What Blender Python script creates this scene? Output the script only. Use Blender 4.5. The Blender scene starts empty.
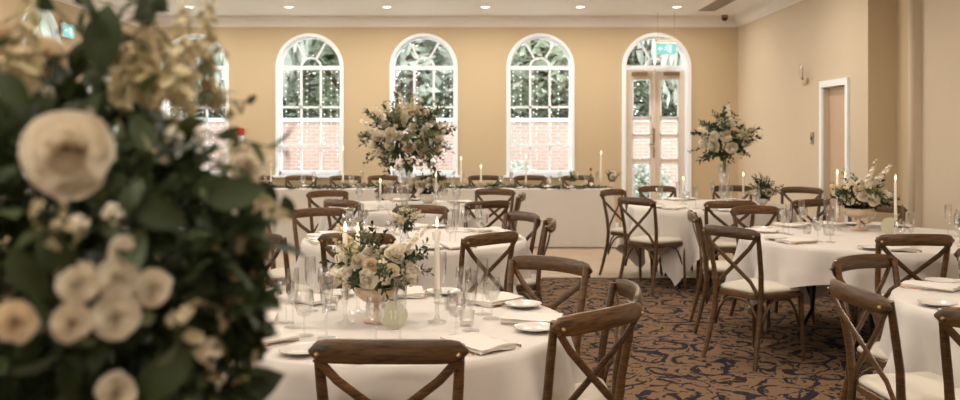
import bpy, bmesh, math, random
from mathutils import Vector, Matrix, Euler
from math import sin, cos, pi, radians, sqrt, atan2

random.seed(7)
S = bpy.context.scene
C = S.collection

# ------------------------------------------------------------------ camera, sky, light, exposure
F = 900.0; HZ = 133.0; EYE = 1.49
cam_d = bpy.data.cameras.new('camera'); cam = bpy.data.objects.new('camera', cam_d); C.objects.link(cam)
cam.location = (0, 0, EYE); cam.rotation_euler = (pi/2, 0, 0)
cam_d.sensor_width = 36; cam_d.lens = F/960*36; cam_d.shift_y = (HZ-200)/960
cam_d.clip_start = .05; cam_d.clip_end = 200
cam_d.dof.use_dof = True; cam_d.dof.focus_distance = 3.9; cam_d.dof.aperture_fstop = 3.6
S.camera = cam
S.view_settings.view_transform = 'Standard'; S.view_settings.look = 'None'
S.view_settings.gamma = 1; S.view_settings.use_curve_mapping = False
S.view_settings.exposure = 0.31

W = bpy.data.worlds.new('sky'); S.world = W; W.use_nodes = True
wn = W.node_tree.nodes; wl = W.node_tree.links
bg = wn['Background']; bg.inputs[1].default_value = 6.2
tc = wn.new('ShaderNodeTexCoord'); sx = wn.new('ShaderNodeSeparateXYZ'); rp = wn.new('ShaderNodeValToRGB')
wl.new(tc.outputs['Generated'], sx.inputs[0]); wl.new(sx.outputs[2], rp.inputs[0]); wl.new(rp.outputs[0], bg.inputs[0])
rp.color_ramp.elements[0].position = 0.0; rp.color_ramp.elements[0].color = (.93, .93, .92, 1)
rp.color_ramp.elements[1].position = .8; rp.color_ramp.elements[1].color = (.80, .88, 1, 1)

LAMP_W = 14.5        # each ceiling downlight
def lamp_disc(loc, watts, size=.16, col=(1, .895, .765), rot=(0, 0, 0), spread=pi, parent=None):
    l = bpy.data.lights.new('lamp_light', 'AREA'); l.shape = 'DISK'; l.size = size; l.energy = watts; l.color = col; l.spread = spread
    o = bpy.data.objects.new('lamp_light', l); o.location = loc; o.rotation_euler = rot; C.objects.link(o)
    if parent: o.parent = parent
    return o

# ------------------------------------------------------------------ helpers
def K(d): return F/d
def at(px, py, d): return Vector(((px-480)*d/F, d, EYE-(py-HZ)*d/F))

class MB:
    def __init__(s): s.v = []; s.f = []
    def quad(s, a, b, c, d):
        n = len(s.v); s.v += [tuple(a), tuple(b), tuple(c), tuple(d)]; s.f.append((n, n+1, n+2, n+3)); return s
    def poly(s, pts):
        n = len(s.v); s.v += [tuple(p) for p in pts]; s.f.append(tuple(range(n, n+len(pts)))); return s
    def box(s, c, d, M=None):
        x, y, z = d[0]/2, d[1]/2, d[2]/2; n = len(s.v)
        for sz in (-z, z):
            for sx_, sy in ((-x, -y), (x, -y), (x, y), (-x, y)):
                p = Vector((sx_, sy, sz))
                if M: p = M @ p
                s.v.append((p.x+c[0], p.y+c[1], p.z+c[2]))
        for q in ((3,2,1,0), (4,5,6,7), (0,1,5,4), (1,2,6,5), (2,3,7,6), (3,0,4,7)): s.f.append(tuple(n+i for i in q))
        return s
    def tube(s, path, rad, seg=8, caps=True, flat=None):
        """rad: number/list; flat=(a,b) multipliers for an oval section (a along side, b along the other)."""
        P = [Vector(p) for p in path]; n0 = len(s.v); m = len(P)
        R = rad if isinstance(rad, (list, tuple)) else [rad]*m
        fa, fb = flat or (1, 1); up = None
        for i in range(m):
            t = (P[min(i+1, m-1)]-P[max(i-1, 0)]).normalized()
            if up is None:
                ref = Vector((0, 1, 0)) if abs(t.y) < .8 else Vector((1, 0, 0))
                up = (ref - t*ref.dot(t)).normalized()
            else: up = (up - t*up.dot(t)).normalized()
            sd = t.cross(up)
            for k in range(seg):
                a = 2*pi*k/seg + (pi/seg)
                s.v.append(tuple(P[i] + sd*cos(a)*R[i]*fa + up*sin(a)*R[i]*fb))
        for i in range(m-1):
            for k in range(seg):
                a = n0+i*seg+k; b = n0+i*seg+(k+1) % seg
                s.f.append((a, b, b+seg, a+seg))
        if caps:
            s.f.append(tuple(n0+k for k in reversed(range(seg)))); s.f.append(tuple(n0+(m-1)*seg+k for k in range(seg)))
        return s
    def lathe(s, prof, seg=16, c=(0, 0, 0), capb=False, capt=False):
        n0 = len(s.v); m = len(prof)
        for r, z in prof:
            for k in range(seg):
                a = 2*pi*k/seg; s.v.append((c[0]+r*cos(a), c[1]+r*sin(a), c[2]+z))
        for i in range(m-1):
            for k in range(seg):
                a = n0+i*seg+k; b = n0+i*seg+(k+1) % seg
                s.f.append((a, b, b+seg, a+seg))
        if capb: s.f.append(tuple(n0+k for k in reversed(range(seg))))
        if capt: s.f.append(tuple(n0+(m-1)*seg+k for k in range(seg)))
        return s
    def prism(s, pts, y0, y1):
        """pts in (x,z), extruded along y."""
        n = len(s.v); m = len(pts)
        s.v += [(p[0], y0, p[1]) for p in pts] + [(p[0], y1, p[1]) for p in pts]
        s.f.append(tuple(range(n, n+m))); s.f.append(tuple(n+m+i for i in reversed(range(m))))
        for i in range(m):
            j = (i+1) % m; s.f.append((n+j, n+i, n+m+i, n+m+j))
        return s
    def add(s, other, M=None):
        n = len(s.v)
        s.v += [tuple(M @ Vector(p)) if M else p for p in other.v]
        s.f += [tuple(n+i for i in f) for f in other.f]; return s
    def mesh(s, name, mat, smooth=False, angle=None):
        me = bpy.data.meshes.new(name); me.from_pydata(s.v, [], s.f); me.materials.append(mat); me.update()
        if smooth:
            me.shade_smooth()
            if angle: me.set_sharp_from_angle(angle=radians(angle))
        return me
    def build(s, name, mat, parent=None, smooth=False, angle=None, loc=None):
        return obj(name, s.mesh(name, mat, smooth, angle), parent, loc)

def obj(name, me, parent=None, loc=None, rot=None, scale=None):
    o = bpy.data.objects.new(name, me); C.objects.link(o)
    if parent: o.parent = parent
    if loc is not None: o.location = loc
    if rot is not None: o.rotation_euler = rot
    if scale is not None: o.scale = (scale,)*3 if isinstance(scale, (int, float)) else scale
    return o
def tag(o, label, cat, group=None):
    o['label'] = label; o['category'] = cat
    if group: o['group'] = group
    return o
def empty(name, loc=(0, 0, 0), rz=0.0):
    o = bpy.data.objects.new(name, None); o.empty_display_size = .05; C.objects.link(o)
    o.location = loc; o.rotation_euler = (0, 0, rz); return o
def thing(name, label, cat, loc=(0, 0, 0), rz=0.0, group=None):
    return tag(empty(name, loc, rz), label, cat, group)
def struct(o): o['kind'] = 'structure'; return o
def copy_tree(o, parent=None):
    c = o.copy(); C.objects.link(c)
    if parent: c.parent = parent
    for ch in KIDS.get(o.name, ()): copy_tree(ch, c)
    return c
KIDS = {}
def register(root, parts): KIDS[root.name] = parts
def kids_of(root): return [o for o in C.objects if o.parent == root]
def copy_thing(root, loc, rz, label=None, group=None, scale=None):
    c = root.copy(); C.objects.link(c); c.location = loc; c.rotation_euler = (0, 0, rz)
    if label: c['label'] = label
    if group: c['group'] = group
    if scale: c.scale = (scale,)*3
    for ch in PROTO.get(root.name, ()):
        d = ch.copy(); C.objects.link(d); d.parent = c
        for g in PROTO.get(ch.name, ()):
            e = g.copy(); C.objects.link(e); e.parent = d
    return c
PROTO = {}

# ------------------------------------------------------------------ materials
def new_mat(name):
    m = bpy.data.materials.new(name); m.use_nodes = True; return m
def lin(c): return tuple(((x/255)/12.92 if x/255 < .04045 else (((x/255)+.055)/1.055)**2.4) for x in c)
def plain(name, col, rough=.6, metal=0, spec=.4, noise=None, bump=0, bscale=60, trans=0, sheen=0, subsurf=0):
    m = new_mat(name); nt = m.node_tree; b = nt.nodes['Principled BSDF']
    b.inputs['Roughness'].default_value = rough; b.inputs['Metallic'].default_value = metal
    b.inputs['Specular IOR Level'].default_value = spec
    b.inputs['Base Color'].default_value = (*col, 1)
    if sheen: b.inputs['Sheen Weight'].default_value = sheen
    t = nt.nodes.new('ShaderNodeTexCoord')
    if noise:
        n = nt.nodes.new('ShaderNodeTexNoise'); n.inputs['Scale'].default_value = noise[0]; n.inputs['Detail'].default_value = 3
        r = nt.nodes.new('ShaderNodeValToRGB'); r.color_ramp.elements[0].position = .3; r.color_ramp.elements[1].position = .7
        r.color_ramp.elements[0].color = (*noise[1], 1); r.color_ramp.elements[1].color = (*col, 1)
        nt.links.new(t.outputs['Object'], n.inputs['Vector']); nt.links.new(n.outputs['Fac'], r.inputs[0]); nt.links.new(r.outputs[0], b.inputs['Base Color'])
    if bump:
        n = nt.nodes.new('ShaderNodeTexNoise'); n.inputs['Scale'].default_value = bscale; n.inputs['Detail'].default_value = 2
        bp = nt.nodes.new('ShaderNodeBump'); bp.inputs['Strength'].default_value = bump; bp.inputs['Distance'].default_value = .01
        nt.links.new(t.outputs['Object'], n.inputs['Vector']); nt.links.new(n.outputs['Fac'], bp.inputs['Height']); nt.links.new(bp.outputs[0], b.inputs['Normal'])
    return m
def leafy(name, col, col2, rough=.55, translucent=.25):
    """leaf or petal: object-random tint plus some light passing through"""
    m = new_mat(name); nt = m.node_tree; b = nt.nodes['Principled BSDF']; b.inputs['Roughness'].default_value = rough
    b.inputs['Specular IOR Level'].default_value = .3
    t = nt.nodes.new('ShaderNodeTexCoord'); n = nt.nodes.new('ShaderNodeTexNoise'); n.inputs['Scale'].default_value = 9
    oi = nt.nodes.new('ShaderNodeObjectInfo'); ma = nt.nodes.new('ShaderNodeMath'); ma.operation = 'MULTIPLY_ADD'; ma.inputs[1].default_value = .6
    r = nt.nodes.new('ShaderNodeValToRGB'); r.color_ramp.elements[0].position = .3; r.color_ramp.elements[1].position = .95
    r.color_ramp.elements[0].color = (*col2, 1); r.color_ramp.elements[1].color = (*col, 1)
    L = nt.links.new
    L(t.outputs['Object'], n.inputs['Vector']); L(oi.outputs['Random'], ma.inputs[0]); L(n.outputs['Fac'], ma.inputs[2]); L(ma.outputs[0], r.inputs[0])
    L(r.outputs[0], b.inputs['Base Color'])
    tr = nt.nodes.new('ShaderNodeBsdfTranslucent'); mx = nt.nodes.new('ShaderNodeMixShader'); mx.inputs[0].default_value = translucent
    L(r.outputs[0], tr.inputs[0]); L(b.outputs[0], mx.inputs[1]); L(tr.outputs[0], mx.inputs[2]); L(mx.outputs[0], nt.nodes['Material Output'].inputs[0])
    return m
def glassy(name, tint=(1, 1, 1), fres=1.45, base=.04):
    m = new_mat(name); nt = m.node_tree; nt.nodes.remove(nt.nodes['Principled BSDF'])
    tr = nt.nodes.new('ShaderNodeBsdfTransparent'); tr.inputs[0].default_value = (*tint, 1)
    gl = nt.nodes.new('ShaderNodeBsdfGlossy'); gl.inputs['Roughness'].default_value = .04
    fr = nt.nodes.new('ShaderNodeLayerWeight'); fr.inputs[0].default_value = .35
    ad = nt.nodes.new('ShaderNodeMath'); ad.operation = 'MULTIPLY_ADD'; ad.inputs[1].default_value = .55; ad.inputs[2].default_value = base
    mx = nt.nodes.new('ShaderNodeMixShader'); L = nt.links.new
    L(fr.outputs['Facing'], ad.inputs[0]); L(ad.outputs[0], mx.inputs[0]); L(tr.outputs[0], mx.inputs[1]); L(gl.outputs[0], mx.inputs[2])
    L(mx.outputs[0], nt.nodes['Material Output'].inputs[0]); return m
def emis(name, col, st):
    m = new_mat(name); nt = m.node_tree; nt.nodes.remove(nt.nodes['Principled BSDF'])
    e = nt.nodes.new('ShaderNodeEmission'); e.inputs[0].default_value = (*col, 1); e.inputs[1].default_value = st
    nt.links.new(e.outputs[0], nt.nodes['Material Output'].inputs[0]); return m
def wood(name, c1, c2, rough=.42, scale=(3, 3, 26)):
    m = new_mat(name); nt = m.node_tree; b = nt.nodes['Principled BSDF']; b.inputs['Roughness'].default_value = rough; L = nt.links.new
    t = nt.nodes.new('ShaderNodeTexCoord'); mp = nt.nodes.new('ShaderNodeMapping'); mp.inputs['Scale'].default_value = scale
    n = nt.nodes.new('ShaderNodeTexNoise'); n.inputs['Scale'].default_value = 4; n.inputs['Detail'].default_value = 4; n.inputs['Distortion'].default_value = 1.2
    r = nt.nodes.new('ShaderNodeValToRGB'); r.color_ramp.elements[0].position = .32; r.color_ramp.elements[1].position = .68
    r.color_ramp.elements[0].color = (*c2, 1); r.color_ramp.elements[1].color = (*c1, 1)
    oi = nt.nodes.new('ShaderNodeObjectInfo'); hs = nt.nodes.new('ShaderNodeHueSaturation')
    mr = nt.nodes.new('ShaderNodeMapRange'); mr.inputs['To Min'].default_value = .75; mr.inputs['To Max'].default_value = 1.3
    L(t.outputs['Object'], mp.inputs[0]); L(mp.outputs[0], n.inputs['Vector']); L(n.outputs['Fac'], r.inputs[0])
    L(oi.outputs['Random'], mr.inputs[0]); L(mr.outputs[0], hs.inputs['Value']); L(r.outputs[0], hs.inputs['Color']); L(hs.outputs[0], b.inputs['Base Color'])
    return m

M = {}
M['wall'] = plain('wall_paint', (.58, .46, .305), .75, spec=.2, noise=(1.2, (.565, .447, .295)))
M['wall_side'] = plain('wall_paint_lit', (.63, .525, .40), .7, spec=.25, noise=(1.2, (.615, .51, .385)))  # same wall paint made paler: window daylight put into the colour
M['ceiling'] = plain('ceiling_paint', (.86, .82, .78), .85, spec=.1)
M['cornice'] = plain('cornice_paint', (.82, .77, .72), .7, spec=.2)
M['white'] = plain('white_gloss', (.88, .92, .97), .3)  # white tinted slightly blue: window daylight and bloom put into the paint
M['cream_door'] = plain('cream_door_paint', (.72, .62, .54), .45)
M['door_tan'] = plain('tan_door_veneer', (.56, .41, .28), .5)
M['door_edge'] = plain('orange_wood_edge', (.45, .20, .07), .5)
M['bronze'] = plain('bronze_metal', (.36, .23, .12), .4, metal=.6)
M['brass'] = plain('brass_metal', (.55, .38, .2), .3, metal=.9)
M['wood'] = wood('walnut_bentwood', (.140, .070, .027), (.038, .017, .006), .32)
M['cushion'] = plain('cream_cushion_fabric', (.62, .56, .47), .85, bump=.25, bscale=90, sheen=.2)
M['cloth'] = plain('white_linen', (.635, .58, .54), .8, bump=.12, bscale=25, sheen=.15)
M['napkin'] = plain('napkin_linen', (.70, .645, .595), .85, bump=.2, bscale=60)
M['china'] = plain('white_china', (.66, .62, .58), .15, spec=.6)
M['cutlery'] = plain('champagne_cutlery', (.62, .42, .28), .25, metal=.9)
M['glass'] = glassy('clear_glass', base=.11)
M['pane'] = glassy('window_glass', (.97, 1, .99), base=.01)
M['wax'] = plain('ivory_wax', (.87, .80, .70), .45)
M['wick'] = plain('wick', (.05, .04, .03), .9)
M['flame'] = emis('candle_flame', (1, .62, .25), 9)
M['sage'] = plain('sage_card', (.58, .56, .41), .7)
M['gold_ink'] = plain('pale_ink', (.78, .74, .60), .6)
M['compote'] = plain('champagne_compote', (.66, .50, .36), .35, metal=.35)
M['black'] = plain('black_plastic', (.03, .025, .02), .5)
M['blackmetal'] = plain('black_metal', (.02, .018, .015), .4, metal=.5)
M['leaf_dark'] = leafy('dark_leaf', (.038, .055, .020), (.012, .020, .008), .5, .12)
M['leaf_mid'] = leafy('mid_leaf', (.095, .12, .045), (.035, .05, .02), .55, .2)
M['leaf_pale'] = leafy('eucalyptus_leaf', (.17, .19, .10), (.08, .095, .05), .6, .2)
M['petal'] = leafy('ivory_petal', (.90, .84, .72), (.84, .74, .58), .55, .25)
M['petal_peach'] = leafy('peach_petal', (.86, .74, .56), (.76, .60, .42), .55, .25)
M['petal_tan'] = leafy('olive_cream_petal', (.66, .58, .38), (.46, .38, .20), .6, .25)
M['stem'] = plain('green_stem', (.05, .075, .025), .6)
M['bulb'] = emis('fairy_bulb', (1, .96, .90), 1.7)
M['wire'] = plain('pale_wire', (.6, .6, .58), .5)
M['downlight'] = emis('downlight_lens', (1, .9, .75), 8)
M['exit_glow'] = emis('exit_sign_face', (.38, .90, .78), .72)
M['exit_white'] = emis('exit_sign_white', (.9, 1, .97), .9)
M['exit_case'] = plain('exit_case', (.5, .34, .22), .5)
M['red'] = plain('red_plastic', (.55, .03, .03), .4)
M['pink_flower'] = leafy('coral_petal', (.62, .13, .10), (.5, .08, .06))
M['amber'] = plain('amber_bottle', (.10, .03, .015), .1, spec=.8)
M['vent'] = plain('vent_metal', (.36, .31, .24), .5)
M['grey'] = plain('grey_plate', (.34, .31, .27), .4, metal=.5)
M['trunk'] = plain('tree_bark', (.17, .11, .075), .9, noise=(6, (.07, .045, .03)), bump=.6, bscale=14)
M['tree_leaf'] = leafy('tree_leaf', (.40, .42, .31), (.24, .26, .19), .6, .3)  # lightened green: outdoor haze put into the leaf colour
M['tree_leaf_hazed'] = leafy('hazed_tree_leaf', (.52, .53, .45), (.36, .38, .31), .6, .35)  # paler still: haze and overexposure painted into the leaves
M['hedge_leaf'] = leafy('dark_hedge_leaf', (.13, .14, .09), (.06, .07, .045), .6, .2)
M['paving'] = plain('pale_paving', (.46, .46, .46), .8, noise=(3, (.38, .38, .38)))
M['lawn'] = plain('lawn', (.25, .33, .16), .9, noise=(8, (.16, .24, .1)))
M['baseboard'] = M['white']

def brick_mat():
    m = new_mat('pink_brick'); nt = m.node_tree; b = nt.nodes['Principled BSDF']; b.inputs['Roughness'].default_value = .9; L = nt.links.new
    t = nt.nodes.new('ShaderNodeTexCoord'); mp = nt.nodes.new('ShaderNodeMapping'); mp.inputs['Rotation'].default_value = (pi/2, 0, 0)
    br = nt.nodes.new('ShaderNodeTexBrick'); br.inputs['Scale'].default_value = 1
    br.inputs['Brick Width'].default_value = .225; br.inputs['Row Height'].default_value = .075; br.inputs['Mortar Size'].default_value = .008
    br.inputs['Color1'].default_value = (.36, .20, .155, 1); br.inputs['Color2'].default_value = (.29, .17, .135, 1); br.inputs['Mortar'].default_value = (.40, .34, .30, 1)
    bp = nt.nodes.new('ShaderNodeBump'); bp.inputs['Strength'].default_value = .6
    L(t.outputs['Object'], mp.inputs[0]); L(mp.outputs[0], br.inputs[0]); L(br.outputs[0], b.inputs['Base Color']); L(br.outputs[1], bp.inputs['Height']); bp.invert = True
    L(bp.outputs[0], b.inputs['Normal']); return m
M['brick'] = brick_mat()

def carpet_mat():
    m = new_mat('scroll_carpet'); nt = m.node_tree; b = nt.nodes['Principled BSDF']; N = nt.nodes.new; L = nt.links.new
    b.inputs['Roughness'].default_value = .95; b.inputs['Specular IOR Level'].default_value = .1
    t = N('ShaderNodeTexCoord')
    def math_(op, a, b_=None, c=None, clamp=False):
        n = N('ShaderNodeMath'); n.operation = op; n.use_clamp = clamp
        for i, q in enumerate((a, b_, c)):
            if q is None: continue
            if isinstance(q, (int, float)): n.inputs[i].default_value = q
            else: L(q, n.inputs[i])
        return n.outputs[0]
    wn_ = N('ShaderNodeTexNoise'); wn_.inputs['Scale'].default_value = 3.0; wn_.inputs['Detail'].default_value = 1
    L(t.outputs['Object'], wn_.inputs['Vector'])
    vm = N('ShaderNodeVectorMath'); vm.operation = 'MULTIPLY_ADD'; vm.inputs[1].default_value = (.28, .28, 0)
    L(wn_.outputs['Color'], vm.inputs[0]); L(t.outputs['Object'], vm.inputs[2])
    def spiral(scale, turns, width, off):
        ad = N('ShaderNodeVectorMath'); ad.operation = 'ADD'; ad.inputs[1].default_value = (off, off*1.7, 0); L(vm.outputs[0], ad.inputs[0])
        vo = N('ShaderNodeTexVoronoi'); vo.voronoi_dimensions = '2D'; vo.inputs['Scale'].default_value = scale; vo.inputs['Randomness'].default_value = .75
        L(ad.outputs[0], vo.inputs['Vector'])
        sb = N('ShaderNodeVectorMath'); sb.operation = 'SUBTRACT'; L(ad.outputs[0], sb.inputs[0]); L(vo.outputs['Position'], sb.inputs[1])
        sp = N('ShaderNodeSeparateXYZ'); L(sb.outputs[0], sp.inputs[0])
        ang = math_('ARCTAN2', sp.outputs[1], sp.outputs[0])
        sc = N('ShaderNodeSeparateColor'); L(vo.outputs['Color'], sc.inputs[0])
        sg = math_('SUBTRACT', math_('MULTIPLY', math_('GREATER_THAN', sc.outputs[0], .5), 2), 1)
        rr = math_('MULTIPLY', vo.outputs['Distance'], turns)
        ph = math_('ADD', math_('MULTIPLY', ang, sg), math_('MULTIPLY', rr, 2*pi))
        ph = math_('ADD', ph, math_('MULTIPLY', sc.outputs[1], 6.28))
        sn = math_('SINE', ph)
        # serrated leaf edge: small noise on the threshold
        ns = N('ShaderNodeTexNoise'); ns.inputs['Scale'].default_value = scale*7; ns.inputs['Detail'].default_value = 2; L(ad.outputs[0], ns.inputs['Vector'])
        v = math_('ADD', sn, math_('MULTIPLY', math_('SUBTRACT', ns.outputs['Fac'], .5), 1.7))
        return v, vo.outputs['Distance']
    v1, d1 = spiral(3.3, 1.8, .5, 0)
    v2, d2 = spiral(6.6, 1.7, .5, 3.3)
    nz = N('ShaderNodeTexNoise'); nz.inputs['Scale'].default_value = 11; nz.inputs['Detail'].default_value = 2; L(vm.outputs[0], nz.inputs['Vector'])
    v = math_('MAXIMUM', v1, math_('SUBTRACT', v2, .12))
    v = math_('MULTIPLY', v, math_('ADD', .45, math_('MULTIPLY', nz.outputs['Fac'], 1.15)))
    r = N('ShaderNodeValToRGB'); e = r.color_ramp.elements; r.color_ramp.interpolation = 'LINEAR'
    mr = N('ShaderNodeMapRange'); mr.inputs['From Min'].default_value = 0; mr.inputs['From Max'].default_value = 2; L(v, mr.inputs[0]); L(mr.outputs[0], r.inputs[0])
    tan = (.185, .112, .066, 1); e[0].position = .315; e[0].color = tan
    e[1].position = .335; e[1].color = (.27, .19, .125, 1)
    for p, c in ((.345, (.26, .18, .12, 1)), (.357, (.026, .020, .022, 1)), (.56, (.018, .015, .020, 1)), (.60, (.03, .022, .024, 1))):
        q = e.new(p); q.color = c
    pn = N('ShaderNodeTexNoise'); pn.inputs['Scale'].default_value = 260; L(t.outputs['Object'], pn.inputs['Vector'])
    mx = N('ShaderNodeMix'); mx.data_type = 'RGBA'; mx.blend_type = 'MULTIPLY'; mx.inputs[0].default_value = .35
    L(r.outputs[0], mx.inputs[6]); L(pn.outputs['Color'], mx.inputs[7])
    L(r.outputs[0], b.inputs['Base Color'])
    bp = N('ShaderNodeBump'); bp.inputs['Strength'].default_value = .3; bp.inputs['Distance'].default_value = .004; L(pn.outputs['Fac'], bp.inputs['Height']); L(bp.outputs[0], b.inputs['Normal'])
    return m
M['carpet'] = carpet_mat()
def parquet():
    m = new_mat('pale_timber_floor'); nt = m.node_tree; b = nt.nodes['Principled BSDF']; b.inputs['Roughness'].default_value = .4; L = nt.links.new
    t = nt.nodes.new('ShaderNodeTexCoord'); br = nt.nodes.new('ShaderNodeTexBrick'); br.inputs['Scale'].default_value = 1
    br.inputs['Brick Width'].default_value = .9; br.inputs['Row Height'].default_value = .09; br.inputs['Mortar Size'].default_value = .002
    br.inputs['Color1'].default_value = (.43, .33, .23, 1); br.inputs['Color2'].default_value = (.39, .295, .20, 1); br.inputs['Mortar'].default_value = (.26, .16, .08, 1)
    L(t.outputs['Object'], br.inputs[0]); L(br.outputs[0], b.inputs['Base Color']); return m
M['parquet'] = parquet()

# ------------------------------------------------------------------ room shell
YB = 13.43; XR = 3.85; XL = -5.07; ZC = 3.225; ZK = 3.07; YN = -4.0; WT = .28
ARCH_R = .468; SPRING = 2.468; SILL = .86
WIN_X = [-4.25, -2.54, -.84, .90]; DOOR_X = 2.63

def arched_wall(name, x0, x1, openings, mat):
    """wall in local xz, front face y=0, back y=WT. openings: (cx, r, spring z, sill z)"""
    b = MB(); cur = x0; n = 20
    def slab(xa, xb, za, zb):
        b.quad((xa, 0, za), (xb, 0, za), (xb, 0, zb), (xa, 0, zb)); b.quad((xb, WT, za), (xa, WT, za), (xa, WT, zb), (xb, WT, zb))
    for cx, r, sp, sl in sorted(openings):
        slab(cur, cx-r, 0, ZC)
        if sl > 0: slab(cx-r, cx+r, 0, sl); b.quad((cx-r, 0, sl), (cx+r, 0, sl), (cx+r, WT, sl), (cx-r, WT, sl))
        b.quad((cx-r, 0, sl), (cx-r, WT, sl), (cx-r, WT, sp), (cx-r, 0, sp)); b.quad((cx+r, WT, sl), (cx+r, 0, sl), (cx+r, 0, sp), (cx+r, WT, sp))
        for i in range(n):
            a0 = pi-pi*i/n; a1 = pi-pi*(i+1)/n
            xa, za, xb, zb = cx+r*cos(a0), sp+r*sin(a0), cx+r*cos(a1), sp+r*sin(a1)
            b.quad((xa, 0, za), (xb, 0, zb), (xb, 0, ZC), (xa, 0, ZC)); b.quad((xb, WT, zb), (xa, WT, za), (xa, WT, ZC), (xb, WT, ZC))
            b.quad((xa, 0, za), (xa, WT, za), (xb, WT, zb), (xb, 0, zb))
        cur = cx+r
    slab(cur, x1, 0, ZC)
    b.quad((x0, 0, ZC), (x1, 0, ZC), (x1, WT, ZC), (x0, WT, ZC))
    return struct(b.build(name, mat))

wb = arched_wall('wall_back', XL-WT, XR+WT+1, [(x, ARCH_R, SPRING, SILL) for x in WIN_X]+[(DOOR_X, ARCH_R, SPRING, 0)], M['wall'])
wb.location = (0, YB, 0)
# left wall: local x runs along -y ... rotate +90deg: local x -> world y ; local y -> world -x
LW = [(12.1, ARCH_R, SPRING, SILL), (10.35, ARCH_R, SPRING, SILL), (8.6, ARCH_R, SPRING, SILL), (6.85, ARCH_R, SPRING, SILL), (5.1, ARCH_R, SPRING, SILL), (3.35, ARCH_R, SPRING, SILL), (1.6, ARCH_R, SPRING, SILL), (-.15, ARCH_R, SPRING, SILL)]
wlft = arched_wall('wall_left', YN, YB, LW, M['wall']); wlft.rotation_euler = (0, 0, pi/2); wlft.location = (XL, 0, 0)

# right wall with a door opening, then two steps outward towards the camera
DY0, DY1, DZ = 9.44, 10.08, 2.0
YS1 = 8.93; XS1 = 4.13; YS2 = 8.58; XS2 = 4.21
b = MB()
def vq(xa, ya, xb, yb, za, zb, b=b): b.quad((xa, ya, za), (xb, yb, za), (xb, yb, zb), (xa, ya, zb))
vq(XR, YB, XR, DY1, 0, ZC); vq(XR, DY1, XR, DY0, DZ, ZC); vq(XR, DY0, XR, YS1, 0, ZC)
vq(XR, DY1, XR+.3, DY1, 0, DZ); vq(XR+.3, DY0, XR, DY0, 0, DZ); b.quad((XR, DY0, DZ), (XR, DY1, DZ), (XR+.3, DY1, DZ), (XR+.3, DY0, DZ))
struct(b.build('wall_right', M['wall_side']))
b2 = MB(); vq(XR, YS1, XS1, YS1, 0, ZC, b2); vq(XS1, YS1, XS1, YS2, 0, ZC, b2); struct(b2.build('wall_right_return', M['wall']))  # deeper wall colour stands in for shade on the camera-facing step
b2 = MB(); vq(XS1, YS2, XS2, YS2, 0, ZC, b2); vq(XS2, YS2, XS2, YN, 0, ZC, b2); struct(b2.build('wall_right_front', M['wall_side']))
b2 = MB(); vq(XS2+.1, YN, XL-.1, YN, 0, ZC, b2); struct(b2.build('wall_rear', M['wall']))
# pale quarter-round bead on the second step's corner
b2 = MB(); b2.tube([(XS1+.004, YS2+.03, 0), (XS1+.004, YS2+.03, ZK)], .035, 10); struct(b2.build('trim_1', M['wall_side'], smooth=True))

struct(MB().quad((XL-WT, YN, 0), (XS2+.3, YN, 0), (XS2+.3, 9.25, 0), (XL-WT, 9.25, 0)).build('floor', M['carpet']))
struct(MB().quad((XL-WT, 9.25, .001), (XS2+.3, 9.25, .001), (XS2+.3, YB+WT, .001), (XL-WT, YB+WT, .001)).build('floor_timber', M['parquet']))
struct(MB().box((0, 9.25, .003), (9.2, .03, .006)).build('trim_2', M['brass']))
struct(MB().box(((XL+XS2)/2, (YN+YB)/2+.2, ZC+.06), (XS2-XL+.8, YB-YN+.6, .12)).build('ceiling', M['ceiling']))

def cornice(name, pa, pb, nrm):
    """coved cornice from pa to pb, projecting along nrm"""
    prof = [(0, ZK), (.012, ZK), (.014, ZK+.022), (.03, ZK+.024)]
    for i in range(7):
        a = pi/2*i/6; prof.append((.03+.075*(1-cos(a)), ZK+.03+.085*sin(a)))
    prof += [(.125, ZK+.12), (.128, ZK+.145), (.15, ZK+.148), (.15, ZC), (0, ZC)]
    b = MB(); n = len(prof); pa = Vector((*pa, 0)); pb = Vector((*pb, 0)); nv = Vector((*nrm, 0)); dr = (pb-pa).normalized()
    for p, e in ((pa, 1), (pb, -1)):
        for (q, z) in prof: v = p+nv*q+dr*(q*e); b.v.append((v.x, v.y, z))
    for i in range(n-1): b.f.append((i, i+1, n+i+1, n+i))
    return struct(b.build(name, M['cornice'], smooth=True, angle=40))
cornice('trim_3', (XL, YB), (XR, YB), (0, -1)); cornice('trim_4', (XR, YB), (XR, YS1-.15), (-1, 0)); cornice('trim_5', (XL, YN), (XL, YB), (1, 0))

def skirt(name, x0, y0, x1, y1, nx, ny):
    L_ = sqrt((x1-x0)**2+(y1-y0)**2); o = struct(MB().box((0, 0, .07), (L_, .02, .14)).box((0, 0, .145), (L_, .012, .012)).build(name, M['white']))
    o.location = ((x0+x1)/2+nx*.01, (y0+y1)/2+ny*.01, 0); o.rotation_euler = (0, 0, atan2(y1-y0, x1-x0))
skirt('baseboard_back', XL, YB, DOOR_X-.56, YB, 0, -1); skirt('baseboard_back', DOOR_X+.56, YB, XR, YB, 0, -1)
skirt('baseboard_left', XL, YN, XL, YB, 1, 0); skirt('baseboard_right', XR, YB, XR, DY1+.08, -1, 0); skirt('baseboard_right', XR, DY0-.08, XR, YS1, -1, 0)
skirt('baseboard_right', XS2, YS2, XS2, YN, -1, 0)

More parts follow.
